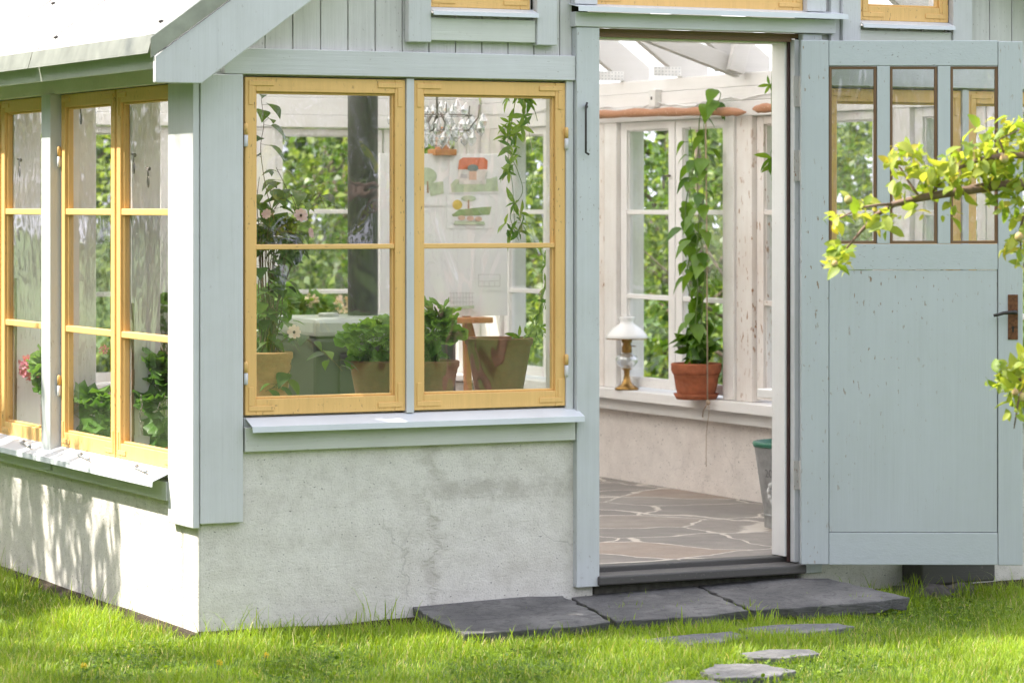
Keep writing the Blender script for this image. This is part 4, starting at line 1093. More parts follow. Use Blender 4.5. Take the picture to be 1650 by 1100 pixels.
# pothos on the right-hand sill
p = onX(1122, 630, 3.722); p.z = .4755
o, c0 = potted('potted_pothos', p, .088, .122, .168, M['terra'], 'tall pothos in a terracotta pot with saucer on the sill seen through the door', saucer=.112, rim=.014, rimh=.05, rings=1)
xv = 3.715
paths = [[c0, onX(1108, 545, xv), onX(1118, 500, xv), onX(1106, 450, xv), onX(1112, 400, xv), onX(1104, 350, xv), onX(1110, 300, xv), onX(1124, 250, xv), onX(1126, 215, xv), onX(1128, 188, xv - .02), onX(1140, 168, xv), onX(1156, 165, xv), onX(1161, 150, xv), onX(1151, 148, xv)],
         [c0, onX(1128, 540, xv), onX(1132, 490, xv), onX(1136, 430, xv), onX(1128, 370, xv), onX(1134, 310, xv), onX(1136, 260, xv), onX(1134, 200, xv)],
         [c0, onX(1120, 530, xv - .03), onX(1124, 470, xv - .03), onX(1122, 420, xv - .03), onX(1126, 350, xv - .03), onX(1122, 280, xv - .03), onX(1116, 240, xv - .03), onX(1112, 205, xv - .03)]]
vine(o, paths, 'heart', L['pothos'], 22, .092, M['stem'], .05, stem_r=.0042, droop=.9)
bush(o, c0, onX(1122, 556, xv), (.10, .12, .07), 46, .085, 'heart', L['pothos'])
# passion vine by the right-hand jamb
t0 = onX(1246, 90, 3.60)
o = thing('hanging_vine', t0, 'dark star-leaved vine hanging beside the right door jamb inside', 'vine')
vine(o, [[t0, onX(1244, 125, 3.6), onX(1243, 160, 3.6), onX(1246, 230, 3.6), onX(1244, 300, 3.6), onX(1248, 360, 3.6)]], 'long', L['passion'], 7, .08, spread=.04, stem_r=.0025, whorl=5)

# ------------------------------------------------------------------ things inside
# stove with flue
a, b = onY(508, 520, 2.55), onY(737, 520, 2.55); zt = onY(560, 512, 2.55).z
o = thing('stove', ((a.x + b.x) / 2, 2.8, 0), 'dark square iron stove with a flue pipe, seen through the left ochre casement', 'stove')
MB().box(a.x, b.x, 2.55, 3.03, .12, zt - .085).build('body', M['stove'], o, .02)
MB().box(a.x - .004, b.x + .004, 2.545, 3.035, zt - .084, zt).build('top_plate', M['stove_top'], o, .022)
for lx in (a.x + .04, b.x - .08):
    for ly in (2.58, 2.96): MB().box(lx, lx + .04, ly, ly + .04, 0, .1195).build('leg', M['stove'], o, .004)
MB().box(a.x + .11, b.x - .06, 2.538, 2.5495, .17, zt - .16).build('fire_door', M['stove'], o, .008)
MB().tube([(b.x - .09, 2.537, .33), (b.x - .09, 2.505, .33), (b.x - .09, 2.505, .42)], .007, 8).build('handle', M['iron'], o, 0, True)
kx = onY(532, 508, 2.7); MB().lathe((kx.x, 2.72, zt), [(.001, 0), (.045, 0), (.045, .014), (.04, .018), (.001, .018)], 20).build('lid', M['stove_top'], o, 0, False)
pxc = onY(587.5, 400, 2.83); r_ = 24.5 * ((pxc - CAM).dot(Vector((ST, CT, 0)))) / F_PX
MB().tube([(pxc.x, 2.85, zt + .0005), (pxc.x, 2.85, RZ(pxc.x) - .004)], r_, 28).build('flue_pipe', M['stove'], o, 0, False); smooth_angle(bpy.data.objects['flue_pipe'], 50)
# easel with sheets
ye = 3.55
tl, br = onY(612, 247, ye), onY(818, 508, ye)
mx_ = onY(714, 400, ye).x
o = thing('easel', (mx_, ye + .1, 0), 'pine painting easel with a clip, holding a large white board behind the right ochre casement', 'easel')
lz = onY(740, 514, ye).z
MB().beam((mx_, ye + .055, .55), (mx_ + .01, ye + .055, tl.z + .13), .045, .022, up=(0, 1, 0)).build('mast', M['wood_o'], o, .003)
MB().box(onY(638, 514, ye).x, onY(788, 514, ye).x, ye - .05, ye + .043, lz - .02, lz + .008).build('ledge', M['wood_o'], o, .005)
for (p0, p1) in (((mx_ - .04, ye + .085, lz + .5), (mx_ - .34, ye - .03, 0)), ((mx_ + .035, ye + .085, lz + .5), (onY(766, 640, ye).x + .17, ye - .03, 0)), ((mx_, ye + .115, lz + .55), (mx_ - .02, ye + .7, 0)), ((onY(760, 520, ye).x, ye + .06, lz - .02), (onY(764, 600, ye).x, ye + .06, .3))):
    MB().beam(p0, p1, .038, .024, up=(0, 1, 0)).build('leg', M['wood_o'], o, .003)
cz = tl.z
m = MB(); m.box(onY(697, 240, ye).x, onY(732, 240, ye).x, ye - .03, ye + .06, cz - .008, cz + .022); m.box(onY(706, 230, ye).x, onY(723, 230, ye).x, ye - .018, ye + .04, cz + .0225, cz + .095)
c_ = m.build('clip', M['wood_o'], o, .004)
MB().lathe((0, 0, 0), [(.001, 0)], 3) if False else None
kb = onY(714, 227, ye - .03); MB().ball(kb, .012, 10, 8).build('clip_knob', M['brass'], c_, 0, True)
bd = MB().box(tl.x, br.x, ye, ye + .012, br.z, tl.z).build('drawing_board', M['paper'], None, .002)
tag(bd, 'large white drawing board standing on the easel ledge', 'drawing board')
def col(name, c): return simple(name, c, .85, 0, .18, 30, .02)
INK = {k: col('watercolour_' + k, v) for k, v in dict(red=(.66, .20, .10), peach=(.72, .50, .38), green=(.30, .40, .18), pale=(.52, .60, .42), teal=(.18, .26, .24), yellow=(.75, .55, .12), brown=(.40, .26, .16), grey=(.50, .50, .50), sky=(.70, .69, .64), pencil=(.56, .54, .52)).items()}
def sheet(name, x0, y0, x1, y1, shapes, label, lift, cat='drawing'):
    a_, b_ = onY(x0, y0, ye - lift), onY(x1, y1, ye - lift)
    r = MB().box(a_.x, b_.x, ye - lift, ye - lift + .0016, b_.z, a_.z).build(name, M['paper'], None)
    tag(r, label, cat, 'sheets pinned to the drawing board')
    for i, (nm, colr, poly) in enumerate(shapes):
        lf = lift + .0012 + .0007 * i
        pts = [onY(x, y, ye - lf) for x, y in poly]
        MB().prism([tuple(p) for p in pts], (0, .0005, 0)).build(nm, INK[colr], r)
def ell(cx, cy_, rx, ry, n=16, a0=0, a1=360): return [(cx + rx * math.cos(rad(a0 + (a1 - a0) * i / (n if a1 - a0 < 360 else n))), cy_ + ry * math.sin(rad(a0 + (a1 - a0) * i / n))) for i in range(n + (1 if a1 - a0 < 360 else 0))]
sheet('painting', 724, 250, 806, 312, [('lawn', 'pale', [(726, 297), (734, 289), (790, 288), (801, 284), (803, 308), (728, 310)]), ('roof', 'red', [(738, 273), (740, 258), (746, 254), (780, 254), (786, 259), (785, 273)]),
      ('house_front', 'sky', [(738, 274), (785, 274), (783, 297), (740, 297)]), ('dome', 'teal', ell(762, 271, 9, 6, 14)), ('porch', 'peach', [(756, 276), (768, 276), (768, 290), (756, 290)]), ('pane_row', 'grey', [(742, 281), (753, 281), (753, 287), (742, 287)])],
      'small watercolour of a red-roofed house pinned high on the board', .004, 'painting')
sheet('painting', 720, 314, 798, 368, [('meadow', 'green', [(728, 346), (740, 338), (775, 334), (792, 333), (789, 346), (730, 349)]), ('sun', 'yellow', ell(737, 330, 8, 8, 16)), ('tree_top', 'pale', ell(755, 320, 12, 5, 14)), ('tree_stem', 'brown', [(754, 322), (756, 322), (756.5, 336), (753.5, 336)]),
      ('bush', 'peach', ell(744, 351, 6, 4, 12)), ('bush', 'peach', ell(758, 352, 6, 4, 12)), ('bush', 'peach', ell(771, 353, 6, 4, 12)), ('verge', 'pale', [(733, 356), (780, 357), (782, 362), (731, 362)])],
      'small watercolour of a green meadow with a yellow sun on the board', .003, 'painting')
sheet('painting', 622, 258, 718, 332, [('tree_top', 'pale', ell(686, 284, 18, 14, 16)), ('tree_stem', 'brown', [(688, 292), (690, 292), (691, 311), (688, 311)]), ('lawn', 'pale', [(690, 296), (714, 292), (715, 312), (694, 316)])],
      'pale watercolour of a yellow-green tree pinned beside the red-roofed house', .0035, 'painting')
gl_ = []
for i in range(8): gl_.append(('pencil_line', 'pencil', [(726 + i * 5, 470), (726.5 + i * 5, 470), (726.5 + i * 5, 494), (726 + i * 5, 494)]))
for j in range(4): gl_.append(('pencil_line', 'pencil', [(723, 472 + j * 7), (764, 472 + j * 7), (764, 472.6 + j * 7), (723, 472.6 + j * 7)]))
gl_.append(('ground_wash', 'pale', [(722, 494), (764, 492), (764, 497), (722, 498)]))
sheet('pencil_sketch', 716, 462, 770, 502, gl_, 'pencil sketch of a glazed grid low on the board', .003)
gl_ = [('pencil_line', 'pencil', q) for q in ([(771, 442), (806, 442), (806, 442.6), (771, 442.6)], [(771, 461), (806, 461), (806, 461.8), (771, 461.8)], [(771, 442.6), (771.6, 442.6), (771.6, 461), (771, 461)], [(805.4, 442.6), (806, 442.6), (806, 461), (805.4, 461)], [(773, 453), (804, 452), (804, 452.6), (773, 453.6)], [(780, 453.6), (780.5, 453.6), (780.5, 461), (780, 461)], [(788, 453.6), (788.5, 453.6), (788.5, 461), (788, 461)], [(797, 453.6), (797.5, 453.6), (797.5, 461), (797, 461)])]
sheet('pencil_sketch', 766, 436, 811, 468, gl_, 'pencil sketch of a low shed near the right edge of the board', .0032)

# chandelier
ch = onY(704, 190, 2.0)
o = thing('chandelier', (ch.x, ch.y, ch.z), 'crystal chandelier with dark wire arms hanging behind the right ochre casement', 'chandelier')
m = MB(); ring = []
for i in range(33):
    t = 2 * math.pi * i / 32; ring.append((ch.x + .15 * math.cos(t), ch.y + .15 * math.sin(t), ch.z + .01))
m.tube(ring, .003, 6, False); m.tube([(ch.x, ch.y, ch.z - .06), (ch.x, ch.y, ch.z + .26)], .005, 8)
ring2 = [(ch.x + .09 * math.cos(2 * math.pi * i / 24), ch.y + .09 * math.sin(2 * math.pi * i / 24), ch.z + .2) for i in range(25)]
m.tube(ring2, .003, 6, False); m.build('frame', M['latch'], o, 0, True)
DROPS = []
for i in range(6):
    t = 2 * math.pi * i / 6 + .3; d = Vector((math.cos(t), math.sin(t), 0)); c = Vector(ch)
    MB().tube([c + d * .02 + Vector((0, 0, .02)), c + d * .07 + Vector((0, 0, -.05)), c + d * .14 + Vector((0, 0, -.055)), c + d * .185 + Vector((0, 0, .0)), c + d * .19 + Vector((0, 0, .055))], .0035, 6).build('arm', M['latch'], o, 0, True)
    DROPS += [c + d * .19 + Vector((0, 0, -.01)), c + d * .205 + Vector((0, 0, .02)), c + d * .16 + Vector((0, 0, -.055))]
for i in range(16):
    t = 2 * math.pi * i / 16; DROPS.append(Vector(ch) + Vector((.15 * math.cos(t), .15 * math.sin(t), 0)))
    if i % 2: DROPS.append(Vector(ch) + Vector((.09 * math.cos(t), .09 * math.sin(t), .19)))
for i in range(14):
    t = 2 * math.pi * i / 14 + .2; DROPS.append(Vector(ch) + Vector((.10 * math.cos(t), .10 * math.sin(t), -.035 + .006 * (i % 3))))
for i in range(8):
    t = 2 * math.pi * i / 8; DROPS.append(Vector(ch) + Vector((.055 * math.cos(t), .055 * math.sin(t), -.065)))
for i in range(14):
    t = 2 * math.pi * i / 14 + .1; DROPS.append(Vector(ch) + Vector((.125 * math.cos(t), .125 * math.sin(t), .055 + .012 * (i % 3))))
dm = None
for p in DROPS:
    if dm is None:
        mb = MB(); mb.lathe((0, 0, 0), [(.0005, 0), (.007, -.008), (.019, -.032), (.014, -.050), (.0005, -.064)], 7)
        q = mb.build('crystal_drop', M['crystal'], None); q.parent = o; dm = q
    else:
        q = dm.copy(); COL.objects.link(q); q.parent = o
    q.location = p - Vector(ch); q.rotation_euler = (rnd.uniform(-.15, .15), rnd.uniform(-.15, .15), rnd.uniform(0, 3)); s_ = rnd.uniform(.75, 1.15); q.scale = (s_, s_, s_)
MB().ball((ch.x, ch.y, ch.z - .10), .026, 9, 7).build('crystal_ball', M['crystal'], o)
cm = MB(); z_ = ch.z + .26; xx = ch.x
cm.tube([(xx, ch.y, z_), (xx, ch.y, RZ(xx) - .01)], .003, 6); cm.build('chain', M['brass'], o)

# oil lamp on the right-hand sill
p = onX(1010, 621, 3.795); p.z = .4755; c = Vector(p)
o = thing('oil_lamp', p, 'brass oil lamp with a white opal shade standing on the sill seen through the door', 'lamp')
MB().lathe(c, [(.001, 0), (.060, 0), (.062, .008), (.045, .018), (.030, .028), (.020, .045), (.014, .075), (.016, .10), (.030, .108), (.001, .108)], 28).build('foot', M['brass'], o, 0, True)
MB().lathe(c, [(.012, .109), (.038, .118), (.055, .14), (.058, .155), (.050, .172), (.030, .182), (.014, .184)], 28).build('oil_font', M['crystal'], o, 0, True)
MB().lathe(c, [(.014, .185), (.026, .19), (.026, .215), (.020, .235), (.028, .245), (.028, .262), (.018, .27)], 22).build('burner', M['brass'], o, 0, True)
MB().tube([c + Vector((.024, 0, .222)), c + Vector((.024, -.05, .222))], .0025, 6).build('wick_knob', M['brass'], o)
MB().lathe(c, [(.106, .262), (.108, .266), (.100, .282), (.075, .312), (.045, .330), (.034, .338), (.034, .352), (.042, .368), (.040, .370), (.030, .352), (.030, .338), (.042, .326), (.073, .306), (.102, .268)], 36).build('lamp_shade', M['opal'], o, 0, True)
MB().lathe(c, [(.105, .2575), (.107, .2575), (.107, .2615), (.105, .2615)], 36, True).build('shade_ring', M['brass'], o)

# poles and twine
def pole(pts, r, name, label):
    q = MB(); P_ = [Vector(a) for a in pts]; dn = []
    for i in range(len(P_) - 1):
        for j in range(6): dn.append(P_[i].lerp(P_[i + 1], j / 6) + Vector((rnd.uniform(-.003, .003), 0, rnd.uniform(-.003, .003))))
    dn.append(P_[-1]); k = len(dn)
    q.tube(dn, [r * (1 + .12 * math.sin(i * 1.7)) * (min(1, .15 + .4 * min(i, k - 1 - i)) if i in (0, 1, 2, k - 1, k - 2, k - 3) else 1) for i in range(k)], 10)
    return tag(q.build(name, M['bark_pole'], None, 0, True), label, 'pole', 'peeled poles along the wall plate')
xp = 3.735
pole([onX(900, 188, xp), onX(990, 184, xp), onX(1080, 181, xp), onX(1160, 180, xp), onX(1202, 181, xp)], .021, 'wooden_pole', 'long peeled branch laid along the wall above the pothos')
pole([onX(1213, 176, xp), onX(1240, 174, xp), onX(1290, 170, xp), onX(1330, 168, xp)], .022, 'wooden_pole', 'second peeled branch ending in a point beside the right door jamb')
xs = 3.712
m = MB(); m.tube([onX(1137, 178, xs), onX(1139, 400, xs), onX(1140, 646, xs)], .0035, 6)
kn = onX(1141, 648, xs); m.ball(kn, .011, 8, 6, (1, 1, 1.2)); m.tube([kn, onX(1133, 662, xs), onX(1132, 672, xs)], .003, 5); m.tube([kn, onX(1143, 658, xs), onX(1138, 700, xs), onX(1138, 752, xs)], .0016, 5)
lp = onX(1137, 181, xp)
m.tube([(lp.x + .026 * math.cos(t), lp.y, lp.z + .026 * math.sin(t)) for t in [i * math.pi / 6 for i in range(13)]], .003, 5)
tag(m.build('twine', M['twine'], None, 0, True), 'knotted jute twine hanging from the pole past the pothos pot', 'twine')

# zinc bucket
bc = onZ(1281, 848, 0); c = Vector(bc)
o = thing('bucket', bc, 'grey galvanised bucket with a green rim on the paved floor by the door jamb', 'bucket')
MB().lathe(c, [(.001, .02), (.128, .02), (.130, 0), (.134, 0), (.135, .045), (.139, .05), (.139, .056), (.136, .06), (.180, .36), (.176, .36), (.131, .06), (.001, .03)], 44).build('body', M['zinc'], o, 0, True); smooth_angle(bpy.data.objects['body.001'] if 'body.001' in bpy.data.objects else bpy.data.objects['body'], 40)
MB().lathe(c, [(.175, .352), (.183, .352), (.187, .366), (.183, .375), (.175, .375), (.170, .33), (.16, .25), (.155, .25), (.166, .34)], 44).build('rim', M['green_paint'], o, 0, True)
MB().tube([c + Vector((-.06, -.17, .36)), c + Vector((-.05, -.178, .395)), c + Vector((.0, -.186, .40)), c + Vector((.05, -.178, .395)), c + Vector((.06, -.17, .36))], .004, 6).build('handle', M['zinc'], o, 0, True)
MB().tube([c + Vector((-.05, -.1, .33)), c + Vector((-.04, -.14, .40)), c + Vector((.04, -.19, .46))], [.0018, .0014, .0005], 5).build('grass_stalk', M['stem'], o)
def wrap_text(txt, size, ang, z, lift=.0015):
    cu = bpy.data.curves.new('lettering', 'FONT'); cu.body = txt; cu.size = size; cu.extrude = .0006; cu.align_x = 'CENTER'
    tmp = bpy.data.objects.new('lettering', cu); COL.objects.link(tmp)
    dg = bpy.context.evaluated_depsgraph_get(); me = bpy.data.meshes.new_from_object(tmp.evaluated_get(dg)); bpy.data.objects.remove(tmp)
    for v in me.vertices:
        zz = z + v.co.y; r = .136 + (.180 - .136) * (zz - .06) / .30 + lift + v.co.z
        a_ = ang + v.co.x / r; v.co = Vector((r * math.cos(a_), r * math.sin(a_), zz))
    me.materials.append(M['iron_grey']); q = link('lettering', me, o); return q
M['iron_grey'] = simple('stamped_zinc', (.24, .245, .245), .5, .5)
M['chalk'] = simple('worn_white_print', (.62, .63, .62), .8)
tc_ = math.atan2((CAM - c).y, (CAM - c).x)
wrap_text('20L', .050, tc_ - .70, .225)
ring = MB()
for i in range(30):
    t = 2 * math.pi * i / 30; zz = .155 + .045 * math.sin(t); r = .136 + .044 * (zz - .06) / .30 + .0016; a_ = tc_ - .60 + .036 * math.cos(t) / r
    r2 = r
    pt = Vector((r * math.cos(a_), r * math.sin(a_), zz)); ring.ball(c + pt, .006 + .003 * (i % 3), 6, 4, (1, 1, 1.1))
    if i % 3 == 0:
        zz = .155 + .02 * math.sin(t); a2 = tc_ - .60 + .016 * math.cos(t) / r; ring.ball(c + Vector((r * math.cos(a2), r * math.sin(a2), zz)), .005, 6, 4)
ring.build('wreath_print', M['chalk'], o, 0, True)

# ------------------------------------------------------------------ garden
def tree_proto(name, h, cr, cz_, mat, clumps, per, size, kind, label, cat, trunk=.09, limbs=6, spread=.22, grp=None, loc=(0, 0, 0)):
    o = thing(name, (0, 0, 0), label, cat, grp)
    p, out, ct = crown_points((0, 0, cz_), cr, clumps, per, spread)
    k = len(p); keep = p[:, 2] > .05; p, out, ct = p[keep], out[keep], ct[keep]; k = len(p)
    leaves('crown', mat, o, kind, p, out + rng.normal(size=(k, 3)) * .7 + [0, 0, -.2], out * .5 + rng.normal(size=(k, 3)) * .5 + [0, 0, .8], size * rng.uniform(.6, 1.3, k), .55 * ct + .45 * rng.random(k))
    m = MB(); m.tube([(0, 0, -.1), (.03, .02, cz_ * .5), (-.04, .03, cz_ * .9), (.02, 0, cz_ + cr[2] * .6)], [trunk * 1.3, trunk, trunk * .7, trunk * .2], 8)
    for i in range(limbs):
        a_ = i * 2.4; z0 = cz_ * (.45 + .08 * i); e = (cr[0] * .75 * math.cos(a_), cr[1] * .75 * math.sin(a_), z0 + cr[2] * .5)
        m.tube([(0, 0, z0), (e[0] * .4, e[1] * .4, z0 + cr[2] * .15), e], [trunk * .5, trunk * .35, trunk * .1], 6)
    m.build('trunk', M['bark'], o, 0, True)
    return o
def copy_tree(o, loc, rz, s, label):
    c = o.copy(); COL.objects.link(c)
    for ch_ in list(o.children):
        d = ch_.copy(); COL.objects.link(d); d.parent = c
    c.location = loc; c.rotation_euler = (0, 0, rz); c.scale = (s, s, s * rnd.uniform(.9, 1.1)); c['label'] = label
    return c
P1 = tree_proto('garden_shrub', 3, (1.5, 1.4, 1.7), 1.6, L['tree_lime'], 85, 70, .075, 'quad', '', 'shrub', .05, grp='shrubs behind the greenhouse')
P1b = tree_proto('garden_bush', 3, (1.4, 1.5, 1.6), 1.5, L['tree'], 60, 60, .085, 'quad', '', 'shrub', .05, spread=.18, grp='bushes behind the greenhouse')
P2 = tree_proto('garden_tree', 6, (2.6, 2.6, 2.6), 3.6, L['tree'], 170, 60, .15, 'quad', '', 'tree', .14, grp='trees round the garden')
P3 = tree_proto('dark_tree', 6, (2.2, 2.2, 3.0), 3.3, L['tree_dark'], 170, 60, .15, 'quad', '', 'tree', .14, grp='trees round the garden')
def place(P0, lst):
    for i, (x, y, rz, s, lab) in enumerate(lst):
        if i == 0: P0.location = (x, y, gh(x, y)); P0.rotation_euler = (0, 0, rz); P0.scale = (s, s, s); P0['label'] = lab
        else: copy_tree(P0, (x, y, gh(x, y)), rz, s, lab)
place(P1, [(4.3, 10.6, .3, 1.0, 'sunlit lime-green shrub behind the back window beside the stove pipe'), (6.0, 12.6, 1.9, 1.15, 'bright shrub outside the back window right of the stove pipe'), 
           (6.7, 8.3, 4.1, .95, 'airy sunlit shrub outside the side window behind the oil lamp'), 
           (8.6, 8.2, 5.2, 1.0, 'pale green shrub farther off beyond the side window with worn paint'), (1.0, 11.0, 3.9, 1.0, 'shrub outside the back wall seen through the side casements'),
           (-1.2, 12.5, 1.2, 1.0, 'shrub beyond the rear corner of the greenhouse')])
place(P1b, [(2.6, 12.4, 2.5, 1.1, 'mid-green bush outside the back wall behind the climber pot'), (7.9, 10.6, .9, 1.1, 'mid-green bush outside the side window behind the pothos'), (6.2, 6.7, 2.2, .75, 'low bush outside the side window next to the door jamb'), (5.3, 9.4, 3.3, .8, 'bush seen through the window by the hanging vine'), (3.6, 14.5, 1.1, 1.2, 'bush in half shade behind the sunlit lime shrub')])
place(P2, [(9.5, 13.5, .2, 1.0, 'tall green tree far behind the pothos window'), (5.2, 17.5, 1.4, 1.15, 'tall green tree far behind the back windows'), (1.0, 17.0, 2.9, 1.0, 'broad tree at the back of the garden behind the climber'), (-5.5, 15.5, .5, .9, 'tree left of the greenhouse mirrored in the side casements'),
           (-9.5, 19, 3.4, 1.0, 'farther tree left of the greenhouse mirrored in the side casements'), (9.2, -19.0, .8, .95, 'leafy tree across the lawn mirrored in the ochre casements'), (3.0, -22, 2.1, 1.1, 'leafy tree across the lawn opposite the door'), (14.5, -21, 4.4, 1.1, 'leafy tree across the lawn mirrored beside the door'),
           (-4.5, -23, 5.0, 1.1, 'leafy tree across the lawn beyond the stepping stones'), (12, 8.5, 3.7, .9, 'tree at the right of the garden beyond the side windows')])
place(P3, [(12.0, -22.5, .3, 1.1, 'dark evergreen tree across the lawn mirrored in the right ochre casement'), (6.2, -21.5, 1.1, 1.05, 'dark evergreen tree across the lawn mirrored in the left ochre casement'), (-.5, -25, 2.2, 1.2, 'dark evergreen tree across the lawn facing the door'), (18, -24, 3.3, 1.2, 'dark evergreen tree at the far right across the lawn'),
           (-10, -26, 4.4, 1.2, 'dark evergreen tree at the far left across the lawn'), (8.5, 18.5, 5.5, 1.1, 'dark evergreen tree at the back of the garden'), (-2.5, 19, .9, 1.1, 'dark evergreen tree behind the rear corner of the greenhouse')])
# weeping tree left of the wall that dapples the plinth
o = thing('weeping_tree', (-3.3, 2.9, GZ), 'weeping tree left of the greenhouse whose hanging leaves dapple the side plinth', 'tree')
P_ = []; D_ = []
m = MB(); m.tube([(-3.3, 2.9, GZ - .1), (-3.25, 2.8, 1.2), (-3.1, 2.7, 2.4), (-2.8, 2.5, 3.0)], [.09, .07, .05, .02], 8)
for (bx_, by_, bz_, n_) in ((-1.95, 2.15, 2.65, 10), (-2.0, 2.5, 2.85, 16), (-2.05, 2.95, 2.95, 18), (-2.0, 3.4, 2.95, 18), (-2.1, 3.9, 2.9, 14), (-2.6, 3.2, 3.2, 16), (-2.7, 2.4, 3.2, 14), (-2.9, 1.7, 3.0, 14), (-3.2, 1.2, 3.2, 12), (-1.9, 1.75, 2.35, 4)):
    m.tube([(-3.1, 2.7, 2.4), ((-3.1 + bx_) / 2, (2.7 + by_) / 2, bz_ + .35), (bx_, by_, bz_)], [.03, .018, .006], 6)
    for _ in range(n_):
        sx, sy = bx_ + rnd.gauss(0, .20), by_ + rnd.gauss(0, .2); ln = rnd.uniform(.35, .85)
        m.tube([(bx_, by_, bz_), (sx, sy, bz_ + .02), (sx + .03, sy, bz_ - ln)], [.004, .003, .001], 4)
        for k in range(int(ln * 44)):
            P_.append((sx + rnd.gauss(0, .012), sy + rnd.gauss(0, .012), bz_ - ln * rnd.random())); D_.append((rnd.gauss(0, .25), rnd.gauss(0, .25), -1))
m.build('trunk', M['bark'], o, 0, True); n = len(P_)
leaves('crown', L['tree'], o, 'long', P_, D_, rng.normal(size=(n, 3)) + [-1, 0, .3], .13 * rng.uniform(.6, 1.2, n), rng.random(n))

# apple tree reaching in from the right
DA = 9.3
tr_ = onD(1960, 700, DA + .4); tr_.z = GZ
o = thing('apple_tree', tr_, 'sunlit apple branch with young fruit reaching in before the open door', 'tree')
def B(px, py, d=0.0): return onD(px, py, DA + d)
tw = MB(); LP = []; LD = []; LU = []
tz = Vector((tr_.x, tr_.y, 0))
tw.tube([tz + Vector((0, 0, GZ - .1)), tz + Vector((-.02, .03, .6)), tz + Vector((.02, .0, 1.3)), tz + Vector((.06, -.05, 2.1))], [.07, .06, .045, .02], 10)
def limb(pts, r0, r1): tw.tube(pts, [r0 + (r1 - r0) * i / (len(pts) - 1) for i in range(len(pts))], 7)
hub = tz + Vector((0, .0, 1.25)); hub2 = tz + Vector((0, 0, .95))
limb([hub, B(1780, 300, .1), B(1690, 293), B(1600, 300), B(1540, 309), B(1482, 319), B(1440, 329), B(1412, 346), B(1386, 374), B(1364, 400)], .022, .0028)
limb([B(1440, 329), B(1415, 330, -.03), B(1390, 334, -.05), B(1352, 352, -.05)], .005, .0022)
limb([B(1482, 319), B(1466, 296, .02), B(1452, 272, .04), B(1440, 262, .04)], .005, .0018)
limb([hub, B(1760, 262), B(1680, 250, -.06), B(1620, 250, -.05), B(1575, 258, -.04), B(1532, 276, -.03), B(1500, 312, -.01)], .016, .003)
limb([B(1620, 250, -.05), B(1610, 225, -.05), B(1645, 208, -.05)], .005, .002)
limb([B(1690, 293), B(1655, 330, -.06), B(1643, 370, -.06), B(1646, 415, -.06)], .006, .002)
limb([hub2, B(1800, 600), B(1710, 606, -.05), B(1650, 612, -.05), B(1612, 610, -.05)], .016, .0025)
limb([B(1650, 612, -.05), B(1640, 650, -.06), B(1634, 690, -.07)], .004, .002)
# leaf clusters: centre, spread (px), count
CL = [(1342, 353, 14, 9), (1385, 340, 15, 9), (1382, 325, 10, 5), (1352, 402, 13, 9), (1349, 418, 14, 12), (1360, 430, 8, 6), (1425, 350, 16, 12), (1418, 365, 9, 5), (1454, 246, 14, 11), (1468, 240, 12, 9), (1440, 262, 14, 9), (1476, 268, 20, 16), (1500, 275, 20, 14), (1487, 300, 16, 9), (1478, 335, 12, 6), (1452, 300, 14, 7),
      (1520, 262, 18, 12), (1545, 255, 18, 14), (1570, 245, 20, 16), (1600, 240, 22, 18), (1580, 270, 20, 15), (1555, 290, 18, 12), (1530, 290, 16, 10), (1600, 285, 22, 18), (1625, 262, 22, 18), (1640, 235, 18, 16), (1595, 215, 16, 10), (1620, 205, 15, 10), (1645, 200, 16, 11), (1640, 290, 16, 14), (1535, 325, 12, 5), (1526, 345, 8, 2), (1598, 312, 16, 7), (1635, 325, 16, 12), (1648, 350, 14, 10), (1640, 385, 18, 12), (1648, 405, 12, 8), (1645, 425, 8, 4), (1610, 330, 10, 3), (1690, 240, 28, 20), (1690, 300, 28, 18),
      (1612, 608, 16, 10), (1640, 600, 16, 14), (1648, 625, 14, 14), (1630, 640, 14, 9), (1638, 665, 10, 5), (1650, 590, 14, 10), (1625, 585, 10, 5), (1690, 610, 24, 16)]
for cx_, cy_, sp_, n_ in CL:
    n_ = int(n_ * 1.45)
    for _ in range(n_):
        px_, py_ = cx_ + rnd.gauss(0, sp_ * .62), cy_ + rnd.gauss(0, sp_ * .5)
        LP.append(B(px_, py_, rnd.gauss(-.02, .05))); a_ = rnd.uniform(0, 2 * math.pi)
        LD.append((math.cos(a_) * .9, rnd.gauss(0, .5), math.sin(a_) * .6 - .15)); LU.append((rnd.gauss(-.5, .6), rnd.gauss(-.3, .6), rnd.gauss(.7, .4)))
n = len(LP)
for _ in range(900):       # the rest of the crown, beyond the frame
    a_ = rdir(1)[0]; LP.append(tz + Vector((.75, .1, 1.9)) + Vector(a_) * rnd.uniform(.2, .75)); LD.append(tuple(rdir(1)[0])); LU.append((0, 0, 1))
n2 = len(LP)
tw.build('branch', M['twig'], o, 0, True)
leaves('foliage', L['apple'], o, 'oval', LP, LD, LU, .052 * rng.uniform(.35, 1.15, n2), rng.random(n2) ** 1.2 * .93)
M['apple_skin'] = terracotta('young_apple', (.42, .40, .14), (.55, .24, .16), .8)
for (px_, py_, r) in ((1618, 256, .013), (1367, 322, .012), (1480, 367 - 0, .0), (1345, 425, .010), (1642, 382, .013), (1649, 640, .013), (1636, 632, .010)):
    if r: MB().ball(B(px_, py_, -.10), r, 12, 8, (1, 1, 1.1)).build('young_apple', M['apple_skin'], o, 0, True)
P4 = tree_proto('slender_tree', 9, (1.35, .85, 1.5), 7.4, L['tree'], 40, 60, .11, 'quad', 'slender tree left of the greenhouse shading the front lawn', 'tree', .08, limbs=4, spread=.2)
P4.location = (-6.2, 2.35, GZ)
